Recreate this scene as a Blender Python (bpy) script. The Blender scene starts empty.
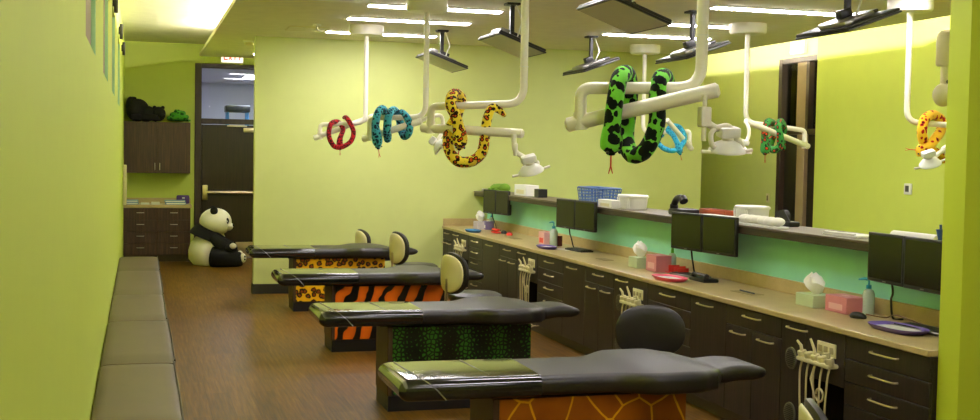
import bpy, bmesh, math, random
from mathutils import Vector, Matrix
random.seed(7)
SC = bpy.context.scene
COL = SC.collection

# ------------------------------------------------------------------ camera
W, H, F, CH, ROLL, VP = 980, 420, 1200.0, 1.68, 0.0178, (139, 148)
_d = Vector(((VP[0]-W/2)/F, (VP[1]-H/2)/F, 1)).normalized()
_h = Vector((math.cos(ROLL), math.sin(ROLL), 0))
AX = (_h - _d*_h.dot(_d)).normalized(); AY = _d; AZ = AX.cross(AY)

def ray(px, py):
    r = Vector(((px-W/2)/F, (py-H/2)/F, 1))
    return Vector((r.dot(AX), r.dot(AY), r.dot(AZ)))
def onp(px, py, ax, v):
    r = ray(px, py); c = (0, 0, CH)
    t = (v-c[ax])/r[ax]
    return Vector((r.x*t, r.y*t, CH+r.z*t))
def at(px, py, Y): return onp(px, py, 1, Y)
def atx(px, py, X): return onp(px, py, 0, X)
def atz(px, py, Z): return onp(px, py, 2, Z)

cam_d = bpy.data.cameras.new('camera'); cam = bpy.data.objects.new('camera', cam_d); COL.objects.link(cam)
cam_d.sensor_fit = 'HORIZONTAL'; cam_d.sensor_width = 36; cam_d.lens = F*36/W; cam_d.clip_start = 0.05
# camera axes: right = image x, up = -image y, back = -forward (in world)
def c2w(v): return Vector((v.dot(AX), v.dot(AY), v.dot(AZ)))
R_ = c2w(Vector((1, 0, 0))); U_ = c2w(Vector((0, -1, 0))); B_ = c2w(Vector((0, 0, -1)))
M = Matrix((R_, U_, B_)).transposed().to_4x4(); M.translation = (0, 0, CH)
cam.matrix_world = M
SC.camera = cam

# ------------------------------------------------------------------ world and exposure
wd = bpy.data.worlds.new('world'); SC.world = wd; wd.use_nodes = True
wd.node_tree.nodes['Background'].inputs[0].default_value = (0.8, 0.85, 1, 1)
wd.node_tree.nodes['Background'].inputs[1].default_value = 0.15
SC.view_settings.view_transform = 'Standard'; SC.view_settings.look = 'None'
SC.view_settings.gamma = 1; SC.view_settings.use_curve_mapping = False
SC.view_settings.exposure = 0.15
STRIP_POWER = 62.0      # fluorescent tubes
COVE_POWER = 260.0       # tubes hidden in the cove

# ------------------------------------------------------------------ materials
def lin(c):
    if isinstance(c, str):
        c = [int(c[i:i+2], 16)/255 for i in (1, 3, 5)]
    return tuple((x/12.92 if x <= .04045 else ((x+.055)/1.055)**2.4) for x in c) + (1,)
MATS = {}
class NT:
    def __init__(s, m): s.t = m.node_tree; s.n = s.t.nodes; s.l = s.t.links
    def add(s, typ, **kw):
        n = s.n.new(typ)
        for k, v in kw.items():
            if k.startswith('i_'): n.inputs[k[2:].replace('_', ' ')].default_value = v
            else: setattr(n, k, v)
        return n
    def link(s, a, b): s.l.new(a, b)
    def math(s, op, a, b=None, c=None):
        n = s.n.new('ShaderNodeMath'); n.operation = op
        for i, v in enumerate((a, b, c)):
            if v is None: continue
            if hasattr(v, 'default_value') or hasattr(v, 'links'): s.l.new(v, n.inputs[i])
            else: n.inputs[i].default_value = v
        return n.outputs[0]
    def ramp(s, fac, stops, interp='LINEAR'):
        n = s.n.new('ShaderNodeValToRGB'); n.color_ramp.interpolation = interp
        e = n.color_ramp.elements
        while len(e) < len(stops): e.new(0.5)
        for x, (p, c) in zip(e, stops): x.position = p; x.color = lin(c) if isinstance(c, str) else c
        s.l.new(fac, n.inputs[0]); return n.outputs[0]
    def coord(s, scale=(1, 1, 1), rot=(0, 0, 0), out='Object'):
        tc = s.n.new('ShaderNodeTexCoord'); mp = s.n.new('ShaderNodeMapping')
        mp.inputs['Scale'].default_value = scale; mp.inputs['Rotation'].default_value = rot
        s.l.new(tc.outputs[out], mp.inputs[0]); return mp.outputs[0]
    def noise(s, vec, scale=5, detail=3, rough=.5):
        n = s.n.new('ShaderNodeTexNoise'); n.inputs['Scale'].default_value = scale
        n.inputs['Detail'].default_value = detail; n.inputs['Roughness'].default_value = rough
        s.l.new(vec, n.inputs['Vector']); return n
    def voro(s, vec, scale=5, feature='F1', rand=1.0):
        n = s.n.new('ShaderNodeTexVoronoi'); n.feature = feature
        n.inputs['Scale'].default_value = scale; n.inputs['Randomness'].default_value = rand
        s.l.new(vec, n.inputs['Vector']); return n
    def voro2(s, vec, scale=5, feature='F1', rand=1.0):
        n = s.voro(vec, scale, feature, rand); n.voronoi_dimensions = '2D'; return n
    def mix(s, fac, a, b):
        n = s.n.new('ShaderNodeMix'); n.data_type = 'RGBA'
        for sock, v in ((n.inputs[0], fac), (n.inputs[6], a), (n.inputs[7], b)):
            if isinstance(v, str): sock.default_value = lin(v)
            elif isinstance(v, (tuple, float, int)): sock.default_value = v
            else: s.l.new(v, sock)
        return n.outputs[2]
    def bump(s, h, strength=.2, dist=.01):
        n = s.n.new('ShaderNodeBump'); n.inputs['Strength'].default_value = strength; n.inputs['Distance'].default_value = dist
        s.l.new(h, n.inputs['Height']); return n.outputs[0]

def mat(name, col, rough=.5, metal=0, var=.06, vscale=6, bump=0, bscale=60, coat=0, spec=.5, trans=0, emit=None, estr=0, alpha=1, fn=None):
    """principled material; colour varied by noise; fn(nt, bsdf) may override the colour"""
    if name in MATS: return MATS[name]
    m = bpy.data.materials.new(name); m.use_nodes = True; MATS[name] = m
    t = NT(m); b = t.n['Principled BSDF']
    c = lin(col); b.inputs['Base Color'].default_value = c
    b.inputs['Roughness'].default_value = rough; b.inputs['Metallic'].default_value = metal
    b.inputs['Specular IOR Level'].default_value = spec; b.inputs['Coat Weight'].default_value = coat
    b.inputs['Coat Roughness'].default_value = .08
    b.inputs['Transmission Weight'].default_value = trans; b.inputs['Alpha'].default_value = alpha
    if emit: b.inputs['Emission Color'].default_value = lin(emit); b.inputs['Emission Strength'].default_value = estr
    if fn: fn(t, b)
    elif var:
        v = t.coord(); n = t.noise(v, vscale)
        lo = tuple(x*(1-var) for x in c[:3])+(1,); hi = tuple(min(1, x*(1+var)) for x in c[:3])+(1,)
        t.link(t.ramp(n.outputs['Fac'], [(.3, lo), (.7, hi)]), b.inputs['Base Color'])
    if bump:
        n = t.noise(t.coord(), bscale, 2); t.link(t.bump(n.outputs['Fac'], bump, .003), b.inputs['Normal'])
    return m

def f_floor(t, b):
    v = t.coord((1, .12, 1)); br = t.n.new('ShaderNodeTexBrick')
    br.offset = .37; br.inputs['Scale'].default_value = 1; br.inputs['Mortar Size'].default_value = .0012
    br.inputs['Brick Width'].default_value = 1.2; br.inputs['Row Height'].default_value = .15
    br.inputs['Color1'].default_value = (.35, .35, .35, 1); br.inputs['Color2'].default_value = (.65, .65, .65, 1); br.inputs['Mortar'].default_value = (.1, .1, .1, 1)
    t.link(t.coord((1, 1, 1), (0, 0, math.pi/2)), br.inputs['Vector'])
    g = t.noise(t.coord((26, 1.1, 1)), 2.0, 5, .6); g2 = t.noise(t.coord((70, 3, 1)), 2.0, 3, .6)
    f = t.math('ADD', t.math('MULTIPLY', g.outputs['Fac'], .6), t.math('MULTIPLY', g2.outputs['Fac'], .4))
    f = t.math('ADD', f, t.math('MULTIPLY', t.math('SUBTRACT', br.outputs['Color'], .5), .35))
    c = t.ramp(f, [(.22, '#2a1a04'), (.42, '#583b0b'), (.58, '#745114'), (.78, '#947434')])
    t.link(c, b.inputs['Base Color'])
    t.link(t.math('ADD', t.math('MULTIPLY', g2.outputs['Fac'], .2), .36), b.inputs['Roughness'])
    t.link(t.bump(f, .06, .002), b.inputs['Normal'])
def wood(dark, mid, lightc, axis=2):
    def fn(t, b):
        s = [38, 38, 38]; s[axis] = 1.6
        g = t.noise(t.coord(tuple(s)), 1.6, 5, .65)
        g2 = t.noise(t.coord(tuple(3.2*x if i != axis else x for i, x in enumerate(s))), 1.5, 2)
        f = t.math('ADD', t.math('MULTIPLY', g.outputs['Fac'], .7), t.math('MULTIPLY', g2.outputs['Fac'], .3))
        t.link(t.ramp(f, [(.3, dark), (.5, mid), (.72, lightc)]), b.inputs['Base Color'])
        t.link(t.bump(f, .1, .002), b.inputs['Normal'])
    return fn
def f_speckle(a, c, scale=260):
    def fn(t, b):
        n = t.noise(t.coord(), scale, 2); n2 = t.noise(t.coord(), 9, 3)
        x = t.math('ADD', t.math('MULTIPLY', n.outputs['Fac'], .6), t.math('MULTIPLY', n2.outputs['Fac'], .4))
        t.link(t.ramp(x, [(.35, a), (.65, c)]), b.inputs['Base Color'])
    return fn
# animal prints, laid out on the x-z plane of a panel
def panel_xz(t): return t.coord((1, 1, 1), (-math.pi/2, 0, 0))     # x, z of the panel become x, y
def warp(t, v, scale, amt):
    n = t.noise(v, scale, 2); sub = t.n.new('ShaderNodeVectorMath'); sub.operation = 'SUBTRACT'; sub.inputs[1].default_value = (.5, .5, .5)
    t.link(n.outputs['Color'], sub.inputs[0]); sc = t.n.new('ShaderNodeVectorMath'); sc.operation = 'SCALE'; sc.inputs['Scale'].default_value = amt
    t.link(sub.outputs[0], sc.inputs[0]); ad = t.n.new('ShaderNodeVectorMath'); ad.operation = 'ADD'
    t.link(v, ad.inputs[0]); t.link(sc.outputs[0], ad.inputs[1]); return ad.outputs[0]
def f_leopard(t, b):
    v = warp(t, panel_xz(t), 22, .03)
    d = t.voro2(v, 15, rand=.75).outputs['Distance']
    brk = t.noise(v, 40, 2)
    d2 = t.math('ADD', d, t.math('MULTIPLY', t.math('SUBTRACT', brk.outputs['Fac'], .5), .22))
    t.link(t.ramp(d2, [(0, '#8a3d08'), (.18, '#8a3d08'), (.21, '#0c0703'), (.38, '#0c0703'), (.41, '#e8ae10'), (1, '#f4c01a')]), b.inputs['Base Color'])
def f_tiger(t, b):
    v0 = panel_xz(t); v = warp(t, v0, 3.2, .22)
    mp = t.n.new('ShaderNodeMapping'); mp.inputs['Rotation'].default_value = (0, 0, math.radians(38)); mp.inputs['Scale'].default_value = (1, .5, 1)
    t.link(v, mp.inputs[0])
    w = t.n.new('ShaderNodeTexWave'); w.bands_direction = 'X'; w.inputs['Scale'].default_value = 2.6; w.inputs['Distortion'].default_value = 1.2; w.inputs['Detail Scale'].default_value = 2
    t.link(mp.outputs[0], w.inputs['Vector'])
    n = t.noise(v0, 7, 2)
    f = t.math('ADD', w.outputs['Fac'], t.math('MULTIPLY', t.math('SUBTRACT', n.outputs['Fac'], .5), .9))
    t.link(t.ramp(f, [(.33, '#0a0502'), (.37, '#e0620a'), (1, '#ef7410')]), b.inputs['Base Color'])
def f_reptile(t, b):
    v = panel_xz(t); vo = t.voro2(v, 36, 'DISTANCE_TO_EDGE', .85)
    w = t.n.new('ShaderNodeTexWave'); w.bands_direction = 'X'; w.inputs['Scale'].default_value = 1.35; w.inputs['Distortion'].default_value = 1.2
    w.inputs['Phase Offset'].default_value = 1.1
    t.link(v, w.inputs['Vector'])
    nn = t.noise(v, 6, 2)
    th = t.math('MULTIPLY_ADD', w.outputs['Fac'], -.26, .42)
    th = t.math('ADD', th, t.math('MULTIPLY', t.math('SUBTRACT', nn.outputs['Fac'], .5), .2))
    s = t.math('GREATER_THAN', vo.outputs['Distance'], th)
    t.link(t.mix(s, '#0a1009', '#336e1f'), b.inputs['Base Color'])
def f_giraffe(t, b):
    v = warp(t, panel_xz(t), 6, .03); vo = t.voro2(v, 7.2, 'DISTANCE_TO_EDGE', 1.0); n = t.noise(v, 5, 3)
    s = t.math('LESS_THAN', vo.outputs['Distance'], .036)
    patch = t.ramp(n.outputs['Fac'], [(.3, '#864006'), (.7, '#a5590c')])
    t.link(t.mix(s, patch, '#e0a216'), b.inputs['Base Color'])
def f_snake(base, spot, spot2=None, scale=22, th=.42, back=True):
    def fn(t, b):
        v = t.coord(); n = t.noise(v, 30, 2)
        vo = t.voro(v, scale, rand=.9)
        d = t.math('ADD', vo.outputs['Distance'], t.math('MULTIPLY', t.math('SUBTRACT', n.outputs['Fac'], .5), .5))
        s = t.math('LESS_THAN', d, th)
        c = t.mix(s, base, spot)
        if spot2:
            s2 = t.math('LESS_THAN', d, th*.55); c = t.mix(s2, c, spot2)
        t.link(c, b.inputs['Base Color'])
        f = t.noise(v, 240, 2); t.link(t.bump(f.outputs['Fac'], .5, .004), b.inputs['Normal'])
        b.inputs['Sheen Weight'].default_value = .08; b.inputs['Specular IOR Level'].default_value = .2
    return fn

LIME = mat('lime_paint', '#c2d236', .55, var=.015, bump=.03, bscale=300)
PALE = mat('pale_lime_paint', '#cfd784', .5, var=.015, bump=.03, bscale=300)
WALLL = mat('wall_paint_left', '#c6d756', .6, var=.01)
LIME2 = mat('soft_lime_paint', '#c6d45a', .55, var=.015, bump=.03, bscale=300)
MINT = mat('mint_paint', '#9be6cb', .5, var=.03, bump=.04, bscale=180)
CEIL = mat('ceiling_white', '#e9e6cd', .9, var=.04, bump=.1, bscale=120)
FLOOR = mat('wood_floor', '#704818', spec=.3, fn=f_floor)
WENGE = mat('wenge_wood', '#2b201a', .42, fn=wood('#110d0a', '#231a15', '#3b2d24'))
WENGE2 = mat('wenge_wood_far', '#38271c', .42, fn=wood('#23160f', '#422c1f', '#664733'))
DKDOOR = mat('dark_door_wood', '#2a1b12', .35, fn=wood('#1c110b', '#2a1a11', '#3a2619'))
FRAME = mat('door_frame_brown', '#3a2b20', .4, fn=wood('#2a1e16', '#3a2b20', '#4b392b'))
TOEKICK = mat('toe_kick', '#4c4130', .5)
RUBBER = mat('rubber_base', '#2b2a1e', .5)
LAMIN = mat('counter_laminate', '#b9a36c', .32, fn=f_speckle('#b09a64', '#c6b07c'))
LEDGE = mat('ledge_edge_brown', '#40342a', .4, fn=wood('#1f1812', '#30261e', '#42362c', 1))
LEDGETOP = mat('ledge_top', '#94856a', .4, fn=f_speckle('#574a38', '#6a5c48'))
STEEL = mat('brushed_steel', '#c9c4b4', .28, 1, var=.04)
BRASS = mat('warm_nickel', '#cdbf9e', .3, 1, var=.04)
ARMW = mat('enamel_cream', '#f1ecd8', .3, var=.02)
WHITE = mat('white_plastic', '#ecebe2', .4, var=.03)
CREAM = mat('cream_plastic', '#ded5a4', .35, var=.03)
BLKP = mat('black_plastic', '#141312', .4, var=.1)
SCREEN = mat('dark_screen', '#0c0c0c', .18, var=.02)
BLKVINYL = mat('black_vinyl', '#241f1a', .42, var=.08, bump=.06, bscale=220)
CLEARV = mat('clear_vinyl_cover', '#20201a', .1, var=.05, coat=.6)
TAUPE = mat('taupe_vinyl', '#54452e', .48, var=.05, bump=.08, bscale=160)
GREYM = mat('grey_metal', '#8d8b84', .35, .7, var=.05)
DGREYM = mat('dark_grey_metal', '#35342f', .4, .5, var=.05)
PANEL = mat('downlit_screen_face', '#a8a486', .35, var=.04)  # olive light on the screen underside is put into this colour
FURW = mat('white_plush', '#efe8d6', .95, var=.05, bump=.6, bscale=160)
FURB = mat('black_plush', '#100e0d', .95, var=.1, bump=.6, bscale=160)
HOSE = mat('cream_hose', '#cdbf92', .4, var=.05)
GLASS = bpy.data.materials.new('door_glass'); GLASS.use_nodes = True
_t = NT(GLASS); _t.n.remove(_t.n['Principled BSDF'])
_tr = _t.add('ShaderNodeBsdfTransparent'); _tr.inputs[0].default_value = (.9, .92, .95, 1); _gl = _t.add('ShaderNodeBsdfGlossy'); _gl.inputs['Roughness'].default_value = .02
_fr = _t.add('ShaderNodeFresnel'); _fr.inputs[0].default_value = 1.45; _mx = _t.add('ShaderNodeMixShader')
_t.link(_fr.outputs[0], _mx.inputs[0]); _t.link(_tr.outputs[0], _mx.inputs[1]); _t.link(_gl.outputs[0], _mx.inputs[2]); _t.link(_mx.outputs[0], _t.n['Material Output'].inputs[0])
TUBE = mat('tube_glow', '#ffffff', emit='#f6eff4', estr=STRIP_POWER, var=0)
COVE = mat('cove_glow', '#ffffff', emit='#fff6e6', estr=COVE_POWER, var=0)
GLOWBOX = mat('exit_sign_face', '#f4ecd8', .4, emit='#fff0dc', estr=1.6, var=0)
EXITRED = mat('exit_red', '#e0403a', .5, emit='#e84038', estr=1.0, var=0)
P_LEO = mat('leopard_print', '#d9a010', .3, fn=f_leopard)
P_TIG = mat('tiger_print', '#d04c05', .3, fn=f_tiger)
P_REP = mat('reptile_print', '#1a2a10', .3, fn=f_reptile)
P_GIR = mat('giraffe_print', '#a05008', .3, fn=f_giraffe)
def flat(name, c, rough=.45, **k): return mat(name, c, rough, var=.05, **k)

# ------------------------------------------------------------------ mesh builder
class MB:
    def __init__(s): s.bm = bmesh.new(); s.uv = None
    def box(s, lo, hi, bev=0, seg=2, mtx=None):
        lo = Vector(lo); hi = Vector(hi); c = (lo+hi)/2; d = hi-lo
        r = bmesh.ops.create_cube(s.bm, size=1)
        vs = r['verts']
        for v in vs: v.co = Vector((v.co.x*d.x, v.co.y*d.y, v.co.z*d.z))+c
        if bev:
            es = {e for v in vs for e in v.link_edges}
            q = bmesh.ops.bevel(s.bm, geom=list(es), offset=min(bev, .49*min(abs(d.x), abs(d.y), abs(d.z))), segments=seg, affect='EDGES', profile=.5)
            vs = list({v for f in q['faces'] for v in f.verts} | {v for v in vs if v.is_valid})
        if mtx:
            for v in vs: v.co = mtx @ v.co
        return s
    def loft(s, rings, cap0=True, cap1=True, closed=True):
        R = [[s.bm.verts.new(p) for p in ring] for ring in rings]
        n = len(R[0])
        for a, b in zip(R, R[1:]):
            for i in range(n if closed else n-1):
                j = (i+1) % n
                try: s.bm.faces.new((a[i], a[j], b[j], b[i]))
                except ValueError: pass
        if cap0: s.bm.faces.new(list(reversed(R[0])))
        if cap1: s.bm.faces.new(R[-1])
        return s
    def tube(s, path, r, seg=12, cap=True, flatten=1.0):
        path = [Vector(p) for p in path]; n = len(path)
        rs = r if isinstance(r, (list, tuple)) else [r]*n
        T = []
        for i in range(n):
            t = path[min(i+1, n-1)]-path[max(i-1, 0)]; T.append(t.normalized() if t.length > 1e-9 else Vector((0, 0, 1)))
        up = Vector((0, 0, 1)) if abs(T[0].z) < .9 else Vector((1, 0, 0))
        N = T[0].cross(up).normalized(); rings = []
        for i in range(n):
            if i:
                q = T[i-1].rotation_difference(T[i]); N = (q @ N); N = (N-T[i]*N.dot(T[i])).normalized()
            Bn = T[i].cross(N)
            rings.append([path[i]+(N*math.cos(a)+Bn*math.sin(a)*flatten)*rs[i] for a in (2*math.pi*k/seg for k in range(seg))])
        return s.loft(rings, cap, cap)
    def lathe(s, prof, c=(0, 0, 0), axis=(0, 0, 1), seg=24, sx=1, sy=1):
        q = Vector((0, 0, 1)).rotation_difference(Vector(axis).normalized()); c = Vector(c); rings = []
        for r, z in prof:
            rings.append([c+q @ Vector((max(r, 1e-4)*sx*math.cos(a), max(r, 1e-4)*sy*math.sin(a), z)) for a in (2*math.pi*k/seg for k in range(seg))])
        return s.loft(rings)
    def ell(s, c, r, q=None, seg=20, rings=12):
        m = bmesh.ops.create_uvsphere(s.bm, u_segments=seg, v_segments=rings, radius=1)
        q = q or Matrix.Identity(3)
        for v in m['verts']:
            v.co = Vector(c)+q @ Vector((v.co.x*r[0], v.co.y*r[1], v.co.z*r[2]))
        return s
    def prism(s, pts, vec):
        a = [s.bm.verts.new(p) for p in pts]; b = [s.bm.verts.new(Vector(p)+Vector(vec)) for p in pts]; n = len(a)
        s.bm.faces.new(list(reversed(a))); s.bm.faces.new(b)
        for i in range(n): s.bm.faces.new((a[i], a[(i+1) % n], b[(i+1) % n], b[i]))
        return s
    def quad(s, *p): s.bm.faces.new([s.bm.verts.new(x) for x in p]); return s

ORG = {}
def link_mesh(name, mb, m, off):
    bm = mb.bm
    bmesh.ops.recalc_face_normals(bm, faces=bm.faces)
    if off.length: bmesh.ops.translate(bm, verts=bm.verts, vec=-off)
    me = bpy.data.meshes.new(name); bm.to_mesh(me); bm.free()
    me.materials.append(m); me.shade_smooth(); me.set_sharp_from_angle(angle=math.radians(38))
    o = bpy.data.objects.new(name, me); COL.objects.link(o); return o
def part(name, mb, m, parent, label=None, kind=None):
    off = ORG[parent.name]; o = link_mesh(name, mb, m, off); o.parent = parent; ORG[o.name] = off
    if label: o['label'] = label
    if kind: o['kind'] = kind
    return o
def tag(o, label, cat, group=None):
    o['label'] = label; o['category'] = cat
    if group: o['group'] = group
def thing(name, loc, label, cat, group=None, world=True):
    o = bpy.data.objects.new(name, None); o.empty_display_size = .1; COL.objects.link(o)
    o.location = loc; ORG[o.name] = Vector(loc) if world else Vector((0, 0, 0)); tag(o, label, cat, group); return o
def solo(name, mb, m, label, cat, group=None):
    vs = [v.co for v in mb.bm.verts]
    lo = Vector([min(v[i] for v in vs) for i in range(3)]); hi = Vector([max(v[i] for v in vs) for i in range(3)])
    base = Vector(((lo.x+hi.x)/2, (lo.y+hi.y)/2, lo.z))
    o = link_mesh(name, mb, m, base); o.location = base; ORG[o.name] = base; tag(o, label, cat, group); return o
def struct(name, mb, m, parent=None):
    o = link_mesh(name, mb, m, Vector((0, 0, 0))); ORG[o.name] = Vector((0, 0, 0)); o['kind'] = 'structure'
    if parent: o.parent = parent
    return o
def spart(name, mb, m, parent): return part(name, mb, m, parent)
def copy_tree(o, parent=None):
    c = o.copy(); COL.objects.link(c); c.parent = parent
    for ch in list(o.children): copy_tree(ch, c)
    return c
def fillet(pts, rad, n=7):
    pts = [Vector(p) for p in pts]; out = [pts[0]]
    rads = rad if isinstance(rad, (list, tuple)) else [rad]*len(pts)
    for a, b, c, rd in zip(pts, pts[1:], pts[2:], rads):
        u = (a-b); v = (c-b); r = min(rd, .49*u.length, .49*v.length)
        p = b+u.normalized()*r; q = b+v.normalized()*r
        for i in range(n+1):
            t = i/n; out.append(p*(1-t)**2+b*2*t*(1-t)+q*t*t)
    out.append(pts[-1]); return out
def smooth(pts, n=8):
    P = [Vector(p) for p in pts]; P = [P[0]*2-P[1]]+P+[P[-1]*2-P[-2]]; out = []
    for i in range(1, len(P)-2):
        a, b, c, d = P[i-1:i+3]
        for k in range(n):
            t = k/n
            out.append(.5*((2*b)+(c-a)*t+(2*a-5*b+4*c-d)*t*t+(3*b-a-3*c+d)*t**3))
    out.append(P[-2]); return out
def lerp(xs, ys, x):
    if x <= xs[0]: return ys[0]
    for a, b, p, q in zip(xs, xs[1:], ys, ys[1:]):
        if x <= b:
            t = (x-a)/(b-a); t = t*t*(3-2*t); return p+(q-p)*t
    return ys[-1]

# ------------------------------------------------------------------ the room
XL, YB, XR, ZC, ZH = -0.215, 14.18, 7.05, 3.0, 3.28
YF = 18.9
XS = 0.82            # edge of the low ceiling
struct('floor', MB().box((XL-.2, -2.2, -.1), (8.4, YF+5.5, 0)), FLOOR)
# left wall with four shallow window recesses
WY = [(5.3, 6.5), (7.85, 9.05), (10.3, 11.5), (13.2, 14.4)]
WZ0, WZ1 = 2.145, 2.86
m = MB().box((XL-.15, -2.2, 0), (XL, YF, WZ0)).box((XL-.15, -2.2, WZ1), (XL, YF, ZH+.1))
ys = [-2.2]+[y for w in WY for y in w]+[YF]
for a, b in zip(ys[::2], ys[1::2]): m.box((XL-.15, a, WZ0), (XL, b, WZ1))
wall_left = struct('wall_left', m, WALLL)
WJ = mat('mint_jamb', '#b4e6c0', .4, var=.02); WG = mat('window_pane_grey', '#8f7f62', .6, var=.05)
for i, (a, b) in enumerate(WY):
    w = struct('window_%d' % (i+1), MB().box((XL-.11, a, WZ0), (XL-.0225, b, WZ1)), WG)
    fr = MB()
    fr.box((XL-.022, b-.02, WZ0), (XL-.001, b, WZ1)).box((XL-.022, a, WZ0), (XL-.001, a+.02, WZ1))
    part('window_frame', fr, WJ, w)
# partition behind the tables, and side of corridor behind it
struct('wall_back', MB().box((1.29, YB, 0), (7.0, YB+.14, ZC)), PALE)
struct('baseboard_back', MB().box((1.278, YB-.012, 0), (3.56, YB, .115)).box((1.278, YB, 0), (1.29, YB+.14, .115)), RUBBER)
struct('wall_corridor', MB().box((2.6, YB+.14, 0), (2.75, YF, ZH)), LIME)
# far wall with the door opening
DX0, DX1 = .86, 1.98
struct('wall_far', MB().box((XL-.15, YF, 0), (DX0, YF+.15, ZH+.1)).box((DX1, YF, 0), (2.75, YF+.15, ZH+.1)).box((DX0, YF, 2.985), (DX1, YF+.15, ZH+.1)), LIME2)
struct('baseboard_far', MB().box((.76, YF-.012, 0), (DX0, YF, .1)), RUBBER)
# right-hand wall, seen past the edge of the low ceiling
XR, XM, XE = 8.1, 7.95, 7.0
DR0, DR1, DRZ = 12.9, 14.17, 2.99
struct('wall_right', MB().box((XR, DR1, 0), (XR+.15, YF+.15, ZH+.1)).box((XR, DR0, DRZ), (XR+.15, DR1, ZH+.1)), PALE)  # little light gets back here, so brightness is put into a paler paint
struct('wall_right_mid', MB().box((XM, 10.75, 0), (XR+.15, 13.02, ZH+.1)), LIME2)
struct('wall_right_near', MB().box((XM-.1, 4.6, 0), (XR+.15, 10.75, ZH+.1)), LIME2)
struct('wall_far_right', MB().box((2.75, YF, 0), (XR, YF+.15, ZH+.1)), LIME)
struct('wall_inner', MB().box((6.86, YB+.14, 0), (6.99, YF, ZC)), LIME)
YS0, YS1 = 4.62, 4.77
struct('wall_stub', MB().box((3.60, YS0, 0), (7.86, YS1, ZH)), LIME)
struct('wall_side', MB().box((7.85, -2.2, 0), (8.0, YS0, ZH)), LIME)
struct('wall_rear', MB().box((XL-.15, -2.35, 0), (8.3, -2.2, ZH+.1)), PALE)
# ceilings: low one over the treatment area, raised one over the bench, cove between
YCE = 17.62           # the low ceiling stops short of the far wall
struct('ceiling', MB().box((XS, -2.2, ZC), (XE, YCE, ZC+.05)), CEIL)
struct('ceiling_raised', MB().box((XL-.15, -2.2, ZH), (XR+.15, YF, ZH+.1)).box((1.65, -2.2, ZC+.05), (1.75, YCE-.1, ZH)).box((6.05, -2.2, ZC+.05), (6.15, YCE-.1, ZH)), CEIL)
# half wall with mint face, splash and ledge
XW = 4.12
struct('wall_half', MB().box((XW, YS1, 0), (XW+.13, YB, 1.168)), MINT)
lg = struct('trim_1', MB().box((3.95, YS1, 1.168), (4.36, YB, 1.213), .004, 1), LEDGE)
part('ledge_top', MB().box((3.945, YS1, 1.213), (4.365, YB, 1.226), .003, 1), LEDGETOP, lg)

# lamps in the cove
for xc, sd in ((1.2, 'above the bench'), (6.6, 'facing the right-hand wall')):
    for k in range(12):
        y = -1.2+k*1.53
        t = thing('cove_lamp', (xc, y, ZC+.05), 'fluorescent strip lying in the ceiling cove '+sd, 'lamp', 'strips in the ceiling cove '+sd)
        part('housing', MB().box((xc-.07, y-.63, ZC+.05), (xc+.07, y+.63, ZC+.075)), WHITE, t)
        part('tube', MB().tube([(xc, y-.61, ZC+.1), (xc, y+.61, ZC+.1)], .019, 10), COVE, t)
# recessed linear lights
rows_l = [0.6, 3.1, 5.6, 8.2, 10.66, 11.77, 13.2, 15.3, 16.7]  # last two rows are unseen strips added to brighten the far corner
rows_r = [5.8, 8.18, 9.54, 10.92, 12.08]
LL = {10.66: 'over the tiger print table', 11.77: 'between the tiger and leopard tables', 13.2: 'close to the pale green partition', 15.3: 'added unseen behind the pale green partition', 16.7: 'added unseen before the far door'}
LR = {5.8: 'next to the stub wall', 8.18: 'beside the amber snake pole', 9.54: 'between two light poles', 10.92: 'behind the green snake pole', 12.08: 'closest to the partition'}
for x0, rows, side in ((1.97, rows_l, 0), (4.79, rows_r, 1)):
    for y in rows:
        x0_ = 1.5 if y > 15 else x0
        nm = 'white ceiling strip light beyond the half wall, '+LR[y] if side else 'long white ceiling strip light '+LL.get(y, {0.6: 'over the near end of the floor', 3.1: 'over the stool before the giraffe table', 5.6: 'over the giraffe table', 8.2: 'over the reptile table'}.get(y))
        t = thing('strip_light', (x0_+.61, y, ZC), nm, 'ceiling light', 'ceiling strip lights')
        part('trim', MB().box((x0_-.02, y-.075, ZC-.012), (x0_+1.24, y+.075, ZC), .003, 1), WHITE, t)
        part('diffuser', MB().box((x0_, y-.055, ZC-.02), (x0_+1.22, y+.055, ZC-.0125)), TUBE, t)

# ceiling bits: air diffuser, panel, detector
def diffuser(p, s, label):
    t = thing('air_diffuser', (p.x, p.y, ZC), label, 'air vent')
    part('frame', MB().box((p.x-s, p.y-s, ZC-.014), (p.x+s, p.y+s, ZC), .004, 1), WHITE, t)
    for k in range(3):
        q = s*(.8-.25*k); mm = MB()
        mm.loft([[(p.x+a*q, p.y+b*q, ZC-.015) for a, b in ((-1, -1), (1, -1), (1, 1), (-1, 1))], [(p.x+a*(q-.03), p.y+b*(q-.03), ZC-.03) for a, b in ((-1, -1), (1, -1), (1, 1), (-1, 1))]], False, True)
        part('louver', mm, WHITE, t)
diffuser(atz(338, -5, ZC), .3, 'square white air diffuser in the ceiling near the cove')
p = atz(317, 24.5, ZC)
t = thing('sprinkler', (p.x, p.y, ZC), 'small round sprinkler head in the ceiling by the partition', 'sprinkler')
part('escutcheon', MB().lathe([(0, 0), (.045, 0), (.04, -.012), (.015, -.016)], (p.x, p.y, ZC)), WHITE, t)
part('nozzle', MB().lathe([(.012, -.014), (.012, -.05), (.03, -.055), (.03, -.06), (0, -.06)], (p.x, p.y, ZC)), STEEL, t)
p = atz(307, 28.5, ZC)
t = thing('access_panel', (p.x, p.y, ZC), 'flat square access panel in the ceiling by the partition', 'ceiling panel')
part('panel', MB().box((p.x-.2, p.y-.2, ZC-.006), (p.x+.2, p.y+.2, ZC), .002, 1), CEIL, t)
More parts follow.
